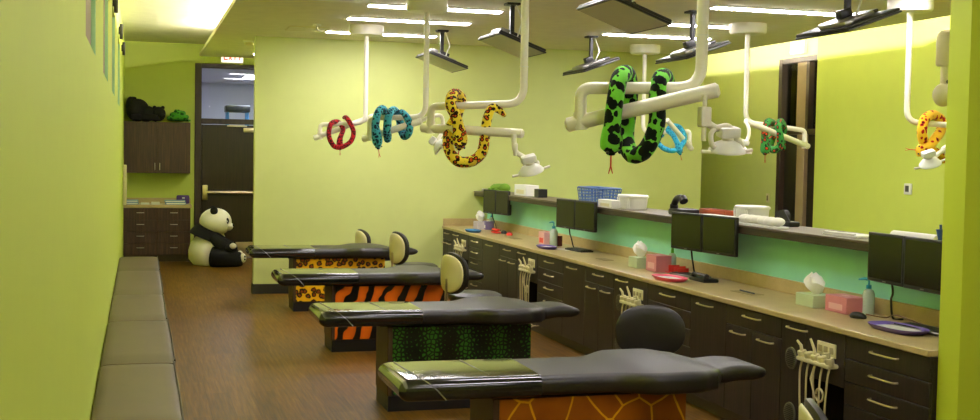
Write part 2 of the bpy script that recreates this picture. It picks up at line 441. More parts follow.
part('rim', MB().tube([(p.x-.21, p.y-.21, ZC-.004), (p.x+.21, p.y-.21, ZC-.004), (p.x+.21, p.y+.21, ZC-.004), (p.x-.21, p.y+.21, ZC-.004), (p.x-.21, p.y-.21, ZC-.004)], .005, 6), CREAM, t)
p = atz(249, 41, ZC)
t = thing('smoke_detector', (p.x, p.y, ZC), 'round white smoke detector on the ceiling before the far door', 'smoke detector')
part('base', MB().lathe([(0, 0), (.07, 0), (.07, -.015), (.06, -.02)], (p.x, p.y, ZC)), WHITE, t)
part('cap', MB().lathe([(.055, -.02), (.05, -.045), (.03, -.055), (0, -.055)], (p.x, p.y, ZC)), CREAM, t)

# ------------------------------------------------------------------ far door with transom, and the room behind it
d1 = struct('door_1', MB().box((DX0+.06, YF+.04, .012), (DX1-.06, YF+.09, 2.06), .003, 1), DKDOOR)
fr = MB().box((DX0-.045, YF-.02, 0), (DX0+.055, YF+.13, 2.99), .006, 1).box((DX1-.055, YF-.02, 0), (DX1+.045, YF+.13, 2.99), .006, 1)
fr.box((DX0+.055, YF-.02, 2.92), (DX1-.055, YF+.13, 2.99), .006, 1).box((DX0+.055, YF-.015, 2.07), (DX1-.055, YF+.12, 2.15), .006, 1)
part('door_frame', fr, FRAME, d1)
part('transom_pane', MB().box((DX0+.055, YF+.055, 2.15), (DX1-.055, YF+.063, 2.92)), GLASS, d1)
part('kick_plate', MB().box((1.42, YF+.033, .02), (DX1-.1, YF+.04, .25), .002, 1), mat('kick_plate_metal', '#c8b08a', .3, .6), d1)
pb = part('panic_bar', MB().tube([(1.0, YF-.01, 1.02), (1.9, YF-.01, 1.02)], .026, 12), BRASS, d1)
part('bar_bracket', MB().box((.935, YF-.03, .9), (1.015, YF+.04, 1.13), .01), BRASS, pb)
part('bar_bracket', MB().box((1.82, YF-.03, .95), (1.9, YF+.04, 1.09), .01), BRASS, pb)
part('door_closer', MB().box((1.55, YF-.02, 1.95), (1.84, YF+.04, 2.02), .01).box((1.3, YF-.03, 2.035), (1.6, YF-.005, 2.055)), BRASS, d1)
BACK = mat('back_room_paint', '#c9cbd6', .7, var=.02)
m = MB().box((.2, 24.2, 0), (3.6, 24.3, 3.05)).box((.2, YF+.15, 2.985), (3.6, 24.2, 3.08)).box((.1, YF+.15, 0), (.2, 24.3, 3.05)).box((3.6, YF+.15, 0), (3.7, 24.3, 3.05))
struct('wall_back_room', m, BACK)
t = thing('panel_light', (1.92, 21.6, 2.985), 'square lit ceiling panel seen through the glass above the door', 'ceiling light')
part('frame', MB().box((1.75, 21.1, 2.965), (2.4, 22.1, 2.985)), WHITE, t)
part('diffuser', MB().box((1.79, 21.15, 2.958), (2.36, 22.05, 2.964)), mat('panel_glow', '#ffffff', emit='#f4f4ff', estr=55, var=0), t)
BLUEP = flat('blue_plastic', '#4a8fc4')
a = at(227, 105, 21.5); b = at(249, 121, 21.5)
t = thing('storage_rack', ((a.x+b.x)/2, 21.7, 0), 'tall rack with blue posts and dark top behind the transom glass', 'rack')
for x in (a.x, b.x-.04):
    for y in (21.5, 21.86): part('post', MB().box((x, y, 0), (x+.04, y+.04, a.z-.06), .006), BLUEP, t)
for z in (.4, 1.0, 1.6, 2.06): part('shelf', MB().box((a.x+.04, 21.51, z), (b.x-.04, 21.89, z+.03), .004), flat('rack_grey', '#8b8f96'), t)
part('top_box', MB().box((a.x-.02, 21.47, a.z-.12), (b.x+.02, 21.93, a.z), .02), flat('rack_dark', '#2c3134'), t)

def exit_sign(c, ux, w, h, label, letters=True):
    """box sign; c centre of the back, ux direction of the lettering, faces -normal"""
    ux = Vector(ux); n = Vector((-ux.y, ux.x, 0)) * -1      # towards the room
    t = thing('exit_sign' if letters else 'wall_sign', c-Vector((0, 0, h/2)), label, 'sign')
    def rect(mb, u0, u1, z0, z1, d0, d1):
        pts = [c+ux*u+Vector((0, 0, z))+n*d0 for u, z in ((u0, z0), (u1, z0), (u1, z1), (u0, z1))]; mb.prism(pts, n*(d1-d0)); return mb
    part('housing', rect(MB(), -w/2, w/2, -h/2, h/2, 0, .04), WHITE, t)
    part('lit_face', rect(MB(), -w/2+.012, w/2-.012, -h/2+.012, h/2-.012, .04, .046), GLOWBOX, t)
    if not letters: return
    k = h*.56; z0 = -k/2; s = k*.2; lw = k*.62
    for i, ch in enumerate('EXIT'):
        u = -w/2+.03+i*(w-.06)/4+.008; mb = MB()
        if ch == 'E':
            rect(mb, u, u+s, z0, z0+k, .046, .05)
            for zz in (0, .4, .8): rect(mb, u+s, u+lw, z0+k*zz, z0+k*(zz+.2), .046, .05)
        elif ch == 'X':
            for sg in (0, 1):
                a_, b_ = (u, u+lw-s) if sg else (u+lw-s, u)
                mb.prism([c+ux*x+Vector((0, 0, z))+n*(.046+.001*sg) for x, z in ((a_, z0), (a_+s, z0), (b_+s, z0+k), (b_, z0+k))], n*.004)
        elif ch == 'I': rect(mb, u+lw/2-s/2, u+lw/2+s/2, z0, z0+k, .046, .05)
        else: rect(mb, u, u+lw, z0+k*.8, z0+k, .046, .05); rect(mb, u+lw/2-s/2, u+lw/2+s/2, z0, z0+k*.8, .046, .05)
        part('letter', mb, EXITRED, t)
e = at(232, 60, YF)
exit_sign(Vector((e.x, YF, 3.1)), (1, 0, 0), .34, .19, 'lit white exit sign with red letters above the far door')
e = atx(800, 47.5, XR)
exit_sign(Vector((XR, e.y, 3.11)), (0, -1, 0), .34, .16, 'lit white wall sign above the dark door beyond the half wall', False)

# door in the right wall: dark frame, two panes above, dark leaf below
d2 = struct('door_2', MB().box((XR+.05, DR0, .01), (XR+.1, DR1-.06, 2.0)), mat('black_door', '#15100d', .4, var=.1))
fr = MB().box((XR-.02, DR1-.09, 0), (XR+.13, DR1, DRZ), .005, 1).box((XR-.02, DR0, DRZ-.07), (XR+.13, DR1-.09, DRZ), .005, 1)
fr.box((XR-.01, DR0, 2.0), (XR+.12, DR1-.09, 2.07), .005, 1)
part('door_frame', fr, FRAME, d2)
part('mullion', MB().box((XR-.015, 13.49, 2.07), (XR+.12, 13.71, DRZ-.07), .005, 1), mat('pale_brown_post', '#9b8462', .4), d2)
part('mullion', MB().box((XR-.018, 13.42, 2.07), (XR+.12, 13.49, DRZ-.07), .005, 1), FRAME, d2)
part('lower_post', MB().box((XR-.012, 13.5, .0), (XR+.05, 13.68, 2.0), .005, 1), mat('pale_brown_post', '#9b8462', .4), d2)
for y0, y1 in ((13.71, DR1-.09), (DR0, 13.42)): part('pane', MB().box((XR+.05, y0, 2.07), (XR+.056, y1, DRZ-.07)), GLASS, d2)
struct('wall_side_room', MB().box((XR+1.6, 11.4, 0), (XR+1.7, 15.4, 3)).box((XR+.15, 11.3, 0), (XR+1.7, 11.4, 3)).box((XR+.15, 15.4, 0), (XR+1.7, 15.5, 3)).box((XR+.15, 11.3, 3), (XR+1.7, 15.5, 3.1)).box((XR+.3, 11.3, -.1), (XR+1.7, 15.5, -.001)), mat('side_room_paint', '#b9b47a', .7))
t = thing('panel_light', (XR+.8, 14.2, 3.0), 'lit ceiling panel behind the dark door panes', 'ceiling light')
part('frame', MB().box((XR+.5, 13.9, 2.98), (XR+1.1, 14.5, 3.0)), WHITE, t)
part('diffuser', MB().box((XR+.53, 13.93, 2.974), (XR+1.07, 14.47, 2.979)), mat('side_panel_glow', '#ffffff', emit='#fff6e8', estr=45, var=0), t)

# thermostat and switch
XN = XM
p = atx(909, 189, XN)
t = thing('thermostat', p-Vector((0, 0, .06)), 'small white square thermostat on the green wall', 'thermostat')
part('case', MB().box((XN-.025, p.y-.06, p.z-.06), (XN, p.y+.06, p.z+.06), .008), WHITE, t)
part('display', MB().box((XN-.028, p.y-.03, p.z-.03), (XN-.025, p.y+.03, p.z+.035)), flat('lcd_grey', '#4c4a38'), t)
p = atx(768, 198, XR)
t = thing('light_switch', p-Vector((0, 0, .06)), 'beige light switch plate beside the dark door', 'switch')
part('plate', MB().box((XR-.008, p.y-.04, p.z-.06), (XR, p.y+.04, p.z+.06), .003), CREAM, t)
part('rocker', MB().box((XR-.014, p.y-.017, p.z-.033), (XR-.008, p.y+.017, p.z+.033), .002), flat('rocker_grey', '#8d8458'), t)

# black wall speakers and cream dispenser on the left wall
for (px, py), Y, z0, z1 in (((114, 5), 10.5, 2.80, 2.95), ((120, 30), 13.5, 2.84, 3.0), ((122.5, 49), 15.7, 2.83, 2.99)):
    lab = {10.5: 'small black wall speaker beside the third window recess', 13.5: 'small black wall speaker above the last window recess', 15.7: 'small black wall speaker closest to the far wall'}[Y]
    t = thing('wall_speaker', (XL, Y, z0), lab, 'speaker', 'speakers high on the left wall')
    part('bracket', MB().box((XL, Y-.02, z0+.05), (XL+.012, Y+.02, z1-.03)), DGREYM, t)
    part('case', MB().box((XL+.012, Y-.05, z0), (XL+.045, Y+.05, z1), .006), BLKP, t)
t = thing('towel_dispenser', (XL, 17.7, .88), 'tall cream dispenser on the wall beside the far cabinets', 'dispenser')
part('case', MB().box((XL, 17.5, .88), (XL+.05, 17.8, 1.44), .012), CREAM, t)
part('slot', MB().box((XL+.04, 17.53, .874), (XL+.0505, 17.77, .9), .003), flat('slot_brown', '#8f845e'), t)

# ------------------------------------------------------------------ far corner cabinets
CX0, CX1, CY = XL, .74, 18.40
def barpull(p0, p1, n, r=.005, off=.028):
    p0 = Vector(p0); p1 = Vector(p1); n = Vector(n); mid = (p0+p1)/2
    return MB().tube(smooth([p0, p0+n*off*.8+(p1-p0)*.06, mid+n*off, p1+n*off*.8-(p1-p0)*.06, p1], 5), r, 8)
xm = (CX0+CX1)/2
for x0, x1, w_ in ((CX0, xm, 'against the left wall'), (xm, CX1, 'beside the panda')):
    t = thing('drawer_cabinet', ((x0+x1)/2, (CY+YF)/2, 0), 'dark wood base cabinet of four drawers '+w_, 'cabinet', 'far corner drawer cabinets')
    part('body', MB().box((x0, CY, .1), (x1, YF, .80)), WENGE2, t)
    part('toe_kick', MB().box((x0, CY+.05, 0), (x1, YF, .1)), TOEKICK, t)
    hh = .69/4
    for k in range(4):
        z0 = .105+k*hh
        d = part('drawer', MB().box((x0+.006, CY-.018, z0+.003), (x1-.006, CY, z0+hh-.003), .002, 1), WENGE2, t)
        part('handle', barpull(((x0+x1)/2-.05, CY-.018, z0+hh*.62), ((x0+x1)/2+.05, CY-.018, z0+hh*.62), (0, -1, 0)), STEEL, d)
t = thing('far_worktop', (xm, (CY+YF)/2, .80), 'beige laminate worktop on the far corner cabinets', 'worktop')
part('slab', MB().box((CX0, CY-.035, .80), (CX1+.02, YF, .845), .006), LAMIN, t)
part('splash', MB().box((CX0, YF-.02, .845), (CX1+.02, YF, .93), .004), LAMIN, t)
t = thing('wall_cabinet', (xm, 18.73, 1.31), 'dark wood wall cabinet with two doors under a black plush toy', 'cabinet')
part('body', MB().box((CX0, 18.57, 1.31), (CX1, YF, 2.075), .003, 1), WENGE2, t)
for x0, x1, hx in ((CX0+.004, xm-.002, xm-.035), (xm+.002, CX1-.004, xm+.035)):
    d = part('door', MB().box((x0, 18.55, 1.314), (x1, 18.57, 2.071), .002, 1), WENGE2, t)
    part('handle', barpull((hx, 18.55, 1.36), (hx, 18.55, 1.46), (0, -1, 0)), STEEL, d)

# things on the far worktop and on the wall cabinet
zt = .845
def binder_stack(x0, x1, y0, n, cols, lab):
    for k in range(n):
        c = cols[k % len(cols)]; dx = random.uniform(-.01, .01)
        t = thing('binder', ((x0+x1)/2, y0+.12, zt+k*.032), lab[k], 'binder', 'binders on the far worktop')
        part('cover', MB().box((x0+dx, y0, zt+k*.032), (x1+dx, y0+.24, zt+k*.032+.031), .004), c, t)
        part('pages', MB().box((x0+dx+.01, y0-.0015, zt+k*.032+.006), (x1+dx-.01, y0+.02, zt+k*.032+.025)), WHITE, t)
BL1, BL2, PUR = flat('binder_blue', '#2f6fa3'), flat('binder_teal', '#4f93b5'), flat('binder_purple', '#5b3c86')
binder_stack(-.19, .0, 18.5, 2, [BL1, BL2], ['blue binder at the bottom of the stack by the left wall', 'light blue binder on top of the stack by the left wall'])
binder_stack(.38, .68, 18.5, 2, [BL1, BL2], ['blue binder at the bottom of the stack near the panda', 'light blue binder lying on the blue one near the panda'])
t = thing('purple_case', (.66, 18.8, zt), 'purple case standing at the end of the far worktop', 'case')
part('shell', MB().box((.55, 18.77, zt), (.74, 18.86, zt+.13), .02), PUR, t)
part('latch', MB().box((.63, 18.765, zt+.08), (.67, 18.772, zt+.1), .002), WHITE, t)
for i, (x, l) in enumerate(((.09, .12), (.24, .11))):
    t = thing('paper_pad', (x, 18.6, zt), ('white paper pad lying beside the left binders', 'white paper pad lying beside the right binders')[i], 'paper pad')
    part('sheets', MB().box((x-.06, 18.5, zt), (x+.06, 18.7, zt+.02+.012*i), .002), WHITE, t)
    part('binding', MB().box((x-.061, 18.685, zt), (x+.061, 18.705, zt+.022+.012*i), .002), CREAM, t)

def plush_body(name, blobs, m, parent, lab=None):
    mb = MB()
    for c, r in blobs: mb.ell(c, r, seg=18, rings=12)
    return part(name, mb, m, parent, lab)
# black plush gorilla-like toy lying on the wall cabinet
p = at(143, 122, 18.72)
t = thing('black_plush_toy', (p.x, 18.72, 2.075), 'big black plush animal lying on top of the wall cabinet', 'plush toy')
z = 2.075
plush_body('body', [((-.02, 18.72, z+.17), (.17, .15, .17)), ((.1, 18.72, z+.12), (.16, .13, .12)), ((-.12, 18.72, z+.24), (.075, .1, .13))], FURB, t)
plush_body('head', [((.28, 18.68, z+.12), (.105, .1, .11)), ((.33, 18.6, z+.09), (.05, .05, .04))], FURB, t)
for dx in (-.06, .06): part('ear', MB().ell((.28+dx, 18.7, z+.215), (.028, .02, .028)), FURB, t)
for a, b in (((.05, 18.6, z+.06), (.3, 18.58, z+.03)), ((-.1, 18.6, z+.05), (.05, 18.57, z+.04)), ((-.14, 18.8, z+.2), (-.05, 18.75, z+.36))):
    part('limb', MB().tube(smooth([a, (Vector(a)+Vector(b))/2+Vector((0, 0, .02)), b], 5), [.05]*9+[.03, .012], 12), FURB, t)
# green plush snake coiled on the cabinet
GRN = mat('plush_green', '#3f8f2c', .95, fn=f_snake('#4fa336', '#1f5a1c', None, 16, .4))
pts = []
for k in range(40):
    a = k/39*2*math.pi*2.4; r = .15-.10*k/39
    pts.append((.57+r*1.1*math.cos(a), 18.72+r*.9*math.sin(a), z+.032+.13*k/39))
t = thing('green_plush_snake', (.55, 18.72, z), 'green plush snake coiled on the wall cabinet', 'plush toy')
bdy = part('body', MB().tube(pts, [.015+.02*min(1, k/8) for k in range(40)], 12), GRN, t)
part('head', MB().ell(Vector(pts[-1])+Vector((.03, -.02, .0)), (.055, .045, .032)), GRN, t)
for sx in (-.02, .02): part('eye', MB().ell(Vector(pts[-1])+Vector((.05+sx*.2, -.045+sx, .022)), (.01, .01, .01), seg=10, rings=6), BLKP, t)

# panda sitting on the floor
def panda():
    c = at(213, 262, 17.75); x, y = c.x, 17.75
    t = thing('panda_plush', (x, y, 0), 'big panda plush toy sitting on the floor beside the dark door', 'plush toy')
    rings = []
    # torso: leaning, lathe-like loft
    prof = [(0, .0, .10), (.02, .0, .22), (.1, -.01, .275), (.22, -.015, .275), (.34, -.005, .25), (.42, .02, .21), (.48, .05, .15), (.5, .06, .08)]
    mb = MB(); rg = []
    for z, dx, r in prof: rg.append([(x-.06+dx+r*math.cos(a), y+r*.95*math.sin(a), z) for a in (2*math.pi*k/28 for k in range(28))])
    mb.loft(rg); part('torso', mb, FURW, t)
    # black shoulder band
    mb = MB(); rg = []
    for z, dx, r in ((.37, -.02, .262), (.42, .0, .25), (.47, .025, .225), (.525, .06, .175), (.545, .07, .12)):
        rg.append([(x-.06+dx+r*math.cos(a), y+r*.97*math.sin(a), z-.11*math.cos(a)) for a in (2*math.pi*k/28 for k in range(28))])
    mb.loft(rg); part('shoulder_band', mb, FURB, t)
    hd = part('head', MB().ell((x+.03, y-.02, .635), (.23, .215, .2), seg=28, rings=18).ell((x+.2, y-.06, .575), (.08, .09, .07)), FURW, t)
    part('nose', MB().ell((x+.277, y-.075, .59), (.02, .03, .018), seg=12, rings=8), FURB, hd)
    for dy in (-.165, .13):
        part('ear', MB().ell((x+.0, y+dy, .8), (.055, .05, .06)), FURB, hd)
    q = Matrix.Rotation(.5, 3, 'Y')
    part('eye_patch', MB().ell((x+.165, y-.155, .645), (.045, .03, .06), q), FURB, hd)
    part('eye_patch', MB().ell((x+.215, y+.05, .645), (.03, .045, .06), q), FURB, hd)
    part('eye', MB().ell((x+.178, y-.183, .65), (.012, .01, .014), seg=10, rings=8), WHITE, hd)
    # arms and legs
    for sy in (-1, 1):
        part('arm', MB().tube(smooth([(x-.02, y+sy*.2, .42), (x+.1, y+sy*.25, .33), (x+.22, y+sy*.2, .27), (x+.3, y+sy*.12, .25)], 5), [.07+.025*min(1, k/5) for k in range(13)]+[.085, .06, .02], 14), FURB, t)
        lg = part('leg', MB().tube(smooth([(x-.02, y+sy*.2, .15), (x+.14, y+sy*.26, .13), (x+.3, y+sy*.24, .11), (x+.4, y+sy*.23, .12)], 5), [.15, .15, .148, .145, .14, .135, .13, .125, .12, .115, .112, .11, .108, .105, .1, .06], 16), FURB, t)
        part('paw_pad', MB().ell((x+.40, y+sy*.23-.06, .13), (.05, .055, .07), seg=14, rings=10), FURW, lg)
        for a in (-.025, .015): part('toe', MB().ell((x+.425, y+sy*.23-.11, .14+a), (.012, .012, .014), seg=10, rings=6), FURB, lg)
    # small panda cub held in the lap
    c = t2 = thing('panda_cub', (x+.25, y-.26, .20), 'small black and white panda cub on the big panda lap', 'plush toy')
    part('body', MB().ell((x+.20, y-.33, .285), (.055, .05, .05)), FURB, c)
    part('head', MB().ell((x+.255, y-.36, .31), (.05, .045, .042)), FURW, c)
    for dx in (-.025, .03): part('ear', MB().ell((x+.25+dx, y-.35, .352), (.016, .012, .016), seg=10, rings=8), FURB, c)
panda()

# ------------------------------------------------------------------ wall bench with loose cushions
t = thing('wall_bench', (0, 8.2, 0), 'long low dark bench base along the left wall', 'bench')
part('seat_board', MB().box((XL, 2.2, .30), (.19, 14.3, .33), .004), WENGE, t)
part('front_panel', MB().box((.145, 2.2, .08), (.165, 14.3, .30)), WENGE, t)
part('toe_kick', MB().box((XL, 2.25, 0), (.10, 14.25, .08)), TOEKICK, t)
for y in (2.2, 5.2, 8.2, 11.2, 14.26): part('divider', MB().box((XL, y, .08), (.145, y+.035, .30)), WENGE, t)
seams = [14.32, 12.7, 10.62, 9.03, 7.22, 5.5, 3.8, 2.2]
cl = ['taupe bench cushion at the far end of the bench', 'second taupe bench cushion from the far end', 'third taupe bench cushion from the far end', 'fourth taupe bench cushion from the far end',
      'long taupe bench cushion, fifth from the far end', 'taupe bench cushion, sixth from the far end', 'taupe bench cushion at the near end of the bench']
for (b, a), lab in zip(zip(seams, seams[1:]), cl):
    mb = MB(); n = 14; rg = []
    wob = random.uniform(-.006, .01)
    def sec(y, s):
        # cross-section of a stuffed cushion
        w0, w1, z0 = XL+.004, .212+wob, .331; pts = []
        for k in range(24):
            an = 2*math.pi*k/24; cx = math.copysign(abs(math.cos(an))**.28, math.cos(an)); sz = math.copysign(abs(math.sin(an))**.35, math.sin(an))
            zz = z0+.0575+.0575*sz*s
            pts.append(((w0+w1)/2+(w1-w0)/2*cx*(.97+.03*s), y, max(zz, z0)))
        return pts
    for k in range(n+1):
        u = k/n; y = a+.007+(b-a-.014)*u; e_ = min(1, min(u, 1-u)*n/1.6); s = .66+.34*math.sqrt(max(0, 1-(1-e_)**2))
        rg.append(sec(y, s+.035*math.sin(math.pi*u)))
    t = thing('bench_cushion', (0, (a+b)/2, .331), lab, 'cushion', 'bench cushions')
    part('pad', mb.loft(rg), TAUPE, t)
    part('piping', MB().tube([(.205+wob, a+.02, .437), (.208+wob, (a+b)/2, .441), (.205+wob, b-.02, .437)], .005, 6), mat('taupe_piping', '#3f3626', .5), t)

# ------------------------------------------------------------------ base cabinets along the half wall
FX = 3.58; ZT = .80; ZB = .10; ZU = .765
units = [('double', 13.73, 14.172), ('delivery', 12.99, 13.73), ('drawers', 12.42, 12.99), ('single', 11.79, 12.42),
         ('double', 11.19, 11.79), ('delivery', 10.55, 11.19), ('drawers', 9.85, 10.55), ('single', 9.31, 9.85),
         ('double', 8.68, 9.31), ('delivery', 8.03, 8.68), ('drawers', 7.32, 8.03), ('single', 6.81, 7.32),
         ('double', 6.13, 6.81), ('delivery', 5.48, 6.13), ('drawers', 4.775, 5.48)]
STN = ['first', 'second', 'third', 'fourth']      # stations counted from the partition
def pull(yc, z, half, parent, x=FX-.018):
    p0 = (x, yc-half, z); p1 = (x, yc+half, z)
    part('handle', barpull(p0, p1, (-1, 0, 0), .0055, .03), BRASS, parent, 'arched nickel handle')
G = .0025
for i, (kind, y0, y1) in enumerate(units):
    st = STN[i//4]; yc = (y0+y1)/2; wd_ = y1-y0; hl = min(.1, wd_*.2)
    def front(name, a, b, z0, z1, par): return part(name, MB().box((FX-.018, a+G, z0+G), (FX, b-G, z1-G), .0015, 1), WENGE, par)
    lab = {'double': 'dark wood cabinet with one drawer over two doors', 'delivery': 'dark wood cabinet with dental hose recess and round vents', 'drawers': 'dark wood cabinet of five stacked drawers', 'single': 'dark wood cabinet with one tall plain door'}[kind]
    t = thing({'double': 'base_cabinet', 'delivery': 'delivery_cabinet', 'drawers': 'drawer_cabinet', 'single': 'door_cabinet'}[kind], (3.83, yc, 0), lab+', '+st+' counter station from the partition', 'cabinet', kind+' cabinets under the counter')
    part('toe_kick', MB().box((FX+.05, y0, 0), (XW-.03, y1, ZB)), TOEKICK, t)
    if kind != 'delivery': part('body', MB().box((FX+.0005, y0, ZB), (XW-.03, y1, ZU)), WENGE, t)
    if kind == 'double':
        d = front('drawer', y0, y1, .645, ZU, t); pull(yc, .722, hl, d)
        for a, b in ((y0, yc), (yc, y1)):
            d = front('door', a, b, ZB, .645, t); pull((a+b)/2, .605, hl*.85, d)
    elif kind == 'drawers':
        zz = [ZB, .285, .405, .525, .645, ZU]
        for a, b in zip(zz, zz[1:]): d = front('drawer', y0, y1, a, b, t); pull(yc, b-.048, hl*1.1, d)
    elif kind == 'single':
        d = front('door', y0, y1, ZB, ZU, t); pull(yc+.03, ZU-.045, hl*1.05, d)
    else:
        # y1 side: panel with vents; y0 side: open recess behind the hoses
        ym = y0+wd_*.60; yr = y0+.05
        part('body', MB().box((FX+.0005, ym, ZB), (XW-.03, y1, ZU)).box((FX+.3, y0, ZB), (XW-.03, ym, ZU)).box((FX+.0005, y0, .48), (FX+.3, ym, ZU)).box((FX+.0005, y0, ZB), (FX+.3, y0+.02, .48)), WENGE, t)
        part('recess_lining', MB().box((FX+.285, y0+.021, ZB+.001), (FX+.2995, ym-.001, .479)), BLKP, t)
        d = front('door', ym, y1, ZB, ZU, t); pull((ym+y1)/2-.05, ZU-.035, hl, d)
        front('upper_panel', y0, ym, .48, ZU, t)
        for zv in (.555, .24):
            v = part('vent', MB().lathe([(.0, 0), (.062, 0), (.062, .006), (.055, .009), (0, .009)], (FX-.018, (ym+y1)/2+.01, zv), (-1, 0, 0), 28), flat('vent_grey', '#5b564c'), d)
            for k in range(-4, 5):
                hw = math.sqrt(.05**2-(k*.011)**2)
                part('slot', MB().box((FX-.0285, (ym+y1)/2+.01-hw, zv+k*.011-.0028), (FX-.0268, (ym+y1)/2+.01+hw, zv+k*.011+.0028)), BLKP, v)
        # outlet plate on the upper panel
        oy = y0+wd_*.26; op = part('outlet_plate', MB().box((FX-.026, oy-.09, .625), (FX-.018, oy+.09, .70), .003), CREAM, t)
        for k in (-1, 0, 1): part('socket', MB().box((FX-.0285, oy+k*.055-.018, .645), (FX-.026, oy+k*.055+.018, .68), .002), flat('socket_shade', '#a89b70'), op)
        # handpiece holder with hoses: a thing of its own
        h = thing('handpiece_holder', (FX-.018, oy+.06, .55), 'cream dental handpiece holder with dangling hoses, '+st+' counter station from the partition', 'dental unit', 'dental handpiece holders')
        part('bracket', MB().box((FX-.09, oy-.12, .575), (FX-.0185, oy+.2, .6), .01), CREAM, h)
        for k in range(5):
            hy = oy-.1+k*.068; 
            part('cradle', MB().lathe([(.0, -.015), (.022, -.015), (.026, .02), (.024, .03), (.0, .03)], (FX-.062, hy, .602), (-.25, 0, 1), 14), CREAM, h)
            if k not in (1, 3): part('handpiece', MB().tube([(FX-.06, hy, .59), (FX-.075, hy, .66+.03*(k % 2)), (FX-.088, hy+.02, .655+.03*(k % 3))], [.011, .009, .006], 10), STEEL if k % 2 else CREAM, h, 'slim steel handpiece' if k % 2 else None)
            zb = (.08, .20, .05, .13, .06)[k]; y2 = hy+(.03, .02, -.02, .01, .0)[k]; y3 = y2+(-.05, .04, .05, -.03, -.02)[k]
            path = smooth([(FX-.062, hy, .588), (FX-.075, hy+.004, .5), (FX-.07, y2, (.45+zb)/2), (FX-.06, y2+.01, zb+.06), (FX-.02, (y2+y3)/2, zb), (FX+.1, y3, zb+.02), (FX+.28, y3, zb+.05)], 7)
            part('hose', MB().tube(path, .0058, 8), HOSE, h)
        lp = MB().tube([(FX-.07, oy-.02+.035*math.cos(a), .42+.035*math.sin(a)) for a in (2*math.pi*k/20 for k in range(20))]+[(FX-.075, oy+.015, .40), (FX-.09, oy+.04, .5), (FX-.062, oy+.04, .585)], .006, 8)
        part('hose_loop', lp, HOSE, h)
# countertop
t = thing('countertop', (3.83, 9.4, ZT-.035), 'long beige laminate countertop on the dark cabinets', 'countertop')
part('slab', MB().box((3.545, 4.775, ZU+.003), (XW-.002, 14.172, ZT), .004, 1), LAMIN, t)
part('splash', MB().box((XW-.022, 4.775, ZT), (XW-.001, 14.172, .89), .003, 1), LAMIN, t)
part('side_splash', MB().box((3.56, 14.153, ZT), (XW-.022, 14.178, .89), .003, 1), LAMIN, t)

# ------------------------------------------------------------------ treatment tables
def table(Yc, name, prnt, label, leglab, x0=1.10, LEN=1.80):
    x1 = x0+LEN
    t = thing('treatment_table', ((x0+x1)/2, Yc, 0), label, 'table', 'black dental treatment tables')
    ZTOP = .662
    def ring(x, hw, zt, th, grow=0):
        pts = []; r = min(.045, th*.48, hw*.5)+grow; hw += grow; z1 = zt+grow; z0 = zt-th-grow; r2 = min(.03, r)
        for cy, cz, a0, rr in ((hw-r, z1-r, 0, r), (-hw+r, z1-r, 90, r), (-hw+r2, z0+r2, 180, r2), (hw-r2, z0+r2, 270, r2)):
            for k in range(7):
                a = math.radians(a0+15*k); pts.append((x, Yc+cy+rr*math.cos(a), cz+rr*math.sin(a)))
        return pts
    xs = [x*LEN/1.80 for x in (0, .96, 1.16, 1.34, 1.46, 1.53, 1.64, 1.80)]
    hw = [.262, .262, .375, .375, .30, .18, .165, .16]
    zt = [ZTOP, ZTOP, ZTOP+.012, ZTOP+.014, ZTOP+.004, ZTOP-.012, ZTOP-.002, ZTOP-.012]
    th = [.092, .092, .102, .102, .098, .078, .078, .07]
    us = [.055*(1-math.cos(math.pi/2*k/7)) for k in range(8)]+[.055+(LEN-.09-.055)*k/46 for k in range(1, 46)]+[LEN-.09+.09*math.sin(math.pi/2*k/9) for k in range(10)]
    def sect(u, grow=0):
        eL = min(1, u/.055); eR = min(1, (LEN-u)/.09)
        fL = max(.16, math.sqrt(max(0, 1-(1-eL)**2))); fR = max(.12, math.sqrt(max(0, 1-(1-eR)**2)))
        T_ = lerp(xs, th, u)
        return ring(x0+u-grow*(u < .05), lerp(xs, hw, u)*(.93+.07*fL)*(.66+.34*fR), lerp(xs, zt, u)-T_*(1-fL*fR)*.5, T_*fL*fR, grow)
    part('padded_top', MB().loft([sect(u) for u in us]), BLKVINYL, t)
    # clear vinyl sleeve over the foot end
    part('foot_cover', MB().loft([sect(u, .004) for u in us if u < .68], True, False), CLEARV, t, 'shiny clear vinyl cover on the foot end')
    part('cover_seam', MB().tube([(x0+.21, Yc-.268, ZTOP-.09), (x0+.17, Yc-.268, ZTOP-.045), (x0+.13, Yc-.255, ZTOP-.012), (x0+.1, Yc-.225, ZTOP+.005), (x0+.07, Yc+.22, ZTOP+.005)], .003, 6), GREYM, t)
    part('cover_fold', MB().tube([(x0+.43, Yc-.2, ZTOP+.004), (x0+.40, Yc+.22, ZTOP+.004)], .003, 6), GREYM, t)
    bx0, bx1, by0, by1 = x0+.45, x0+1.42, Yc-.20, Yc+.20
    part('support_plate', MB().box((bx0-.05, by0+.02, .553), (bx1+.03, by1-.02, .572)), BLKP, t)
    part('pedestal', MB().box((bx0, by0, .10), (bx1, by1, .554), .004, 1), mat('pedestal_brown', '#4a3526', .45), t)
    part('print_panel', MB().box((bx0+.03, by0-.008, .105), (bx1, by0-.0005, .552), .002, 1), prnt, t, leglab)
    part('print_panel', MB().box((bx0+.03, by1+.0005, .105), (bx1, by1+.008, .552), .002, 1), prnt, t, leglab)
    part('plinth', MB().box((bx0+.005, by0+.003, 0), (bx1-.005, by1-.003, .10)), BLKP, t)
    return t
table(12.75, 't', P_LEO, 'black padded treatment table on a yellow leopard print base', 'yellow leopard print panel')
table(10.15, 't', P_TIG, 'black padded treatment table on an orange tiger stripe base', 'orange tiger stripe panel')
table(7.78, 't', P_REP, 'black padded treatment table on a green reptile scale base', 'dark green reptile scale panel')
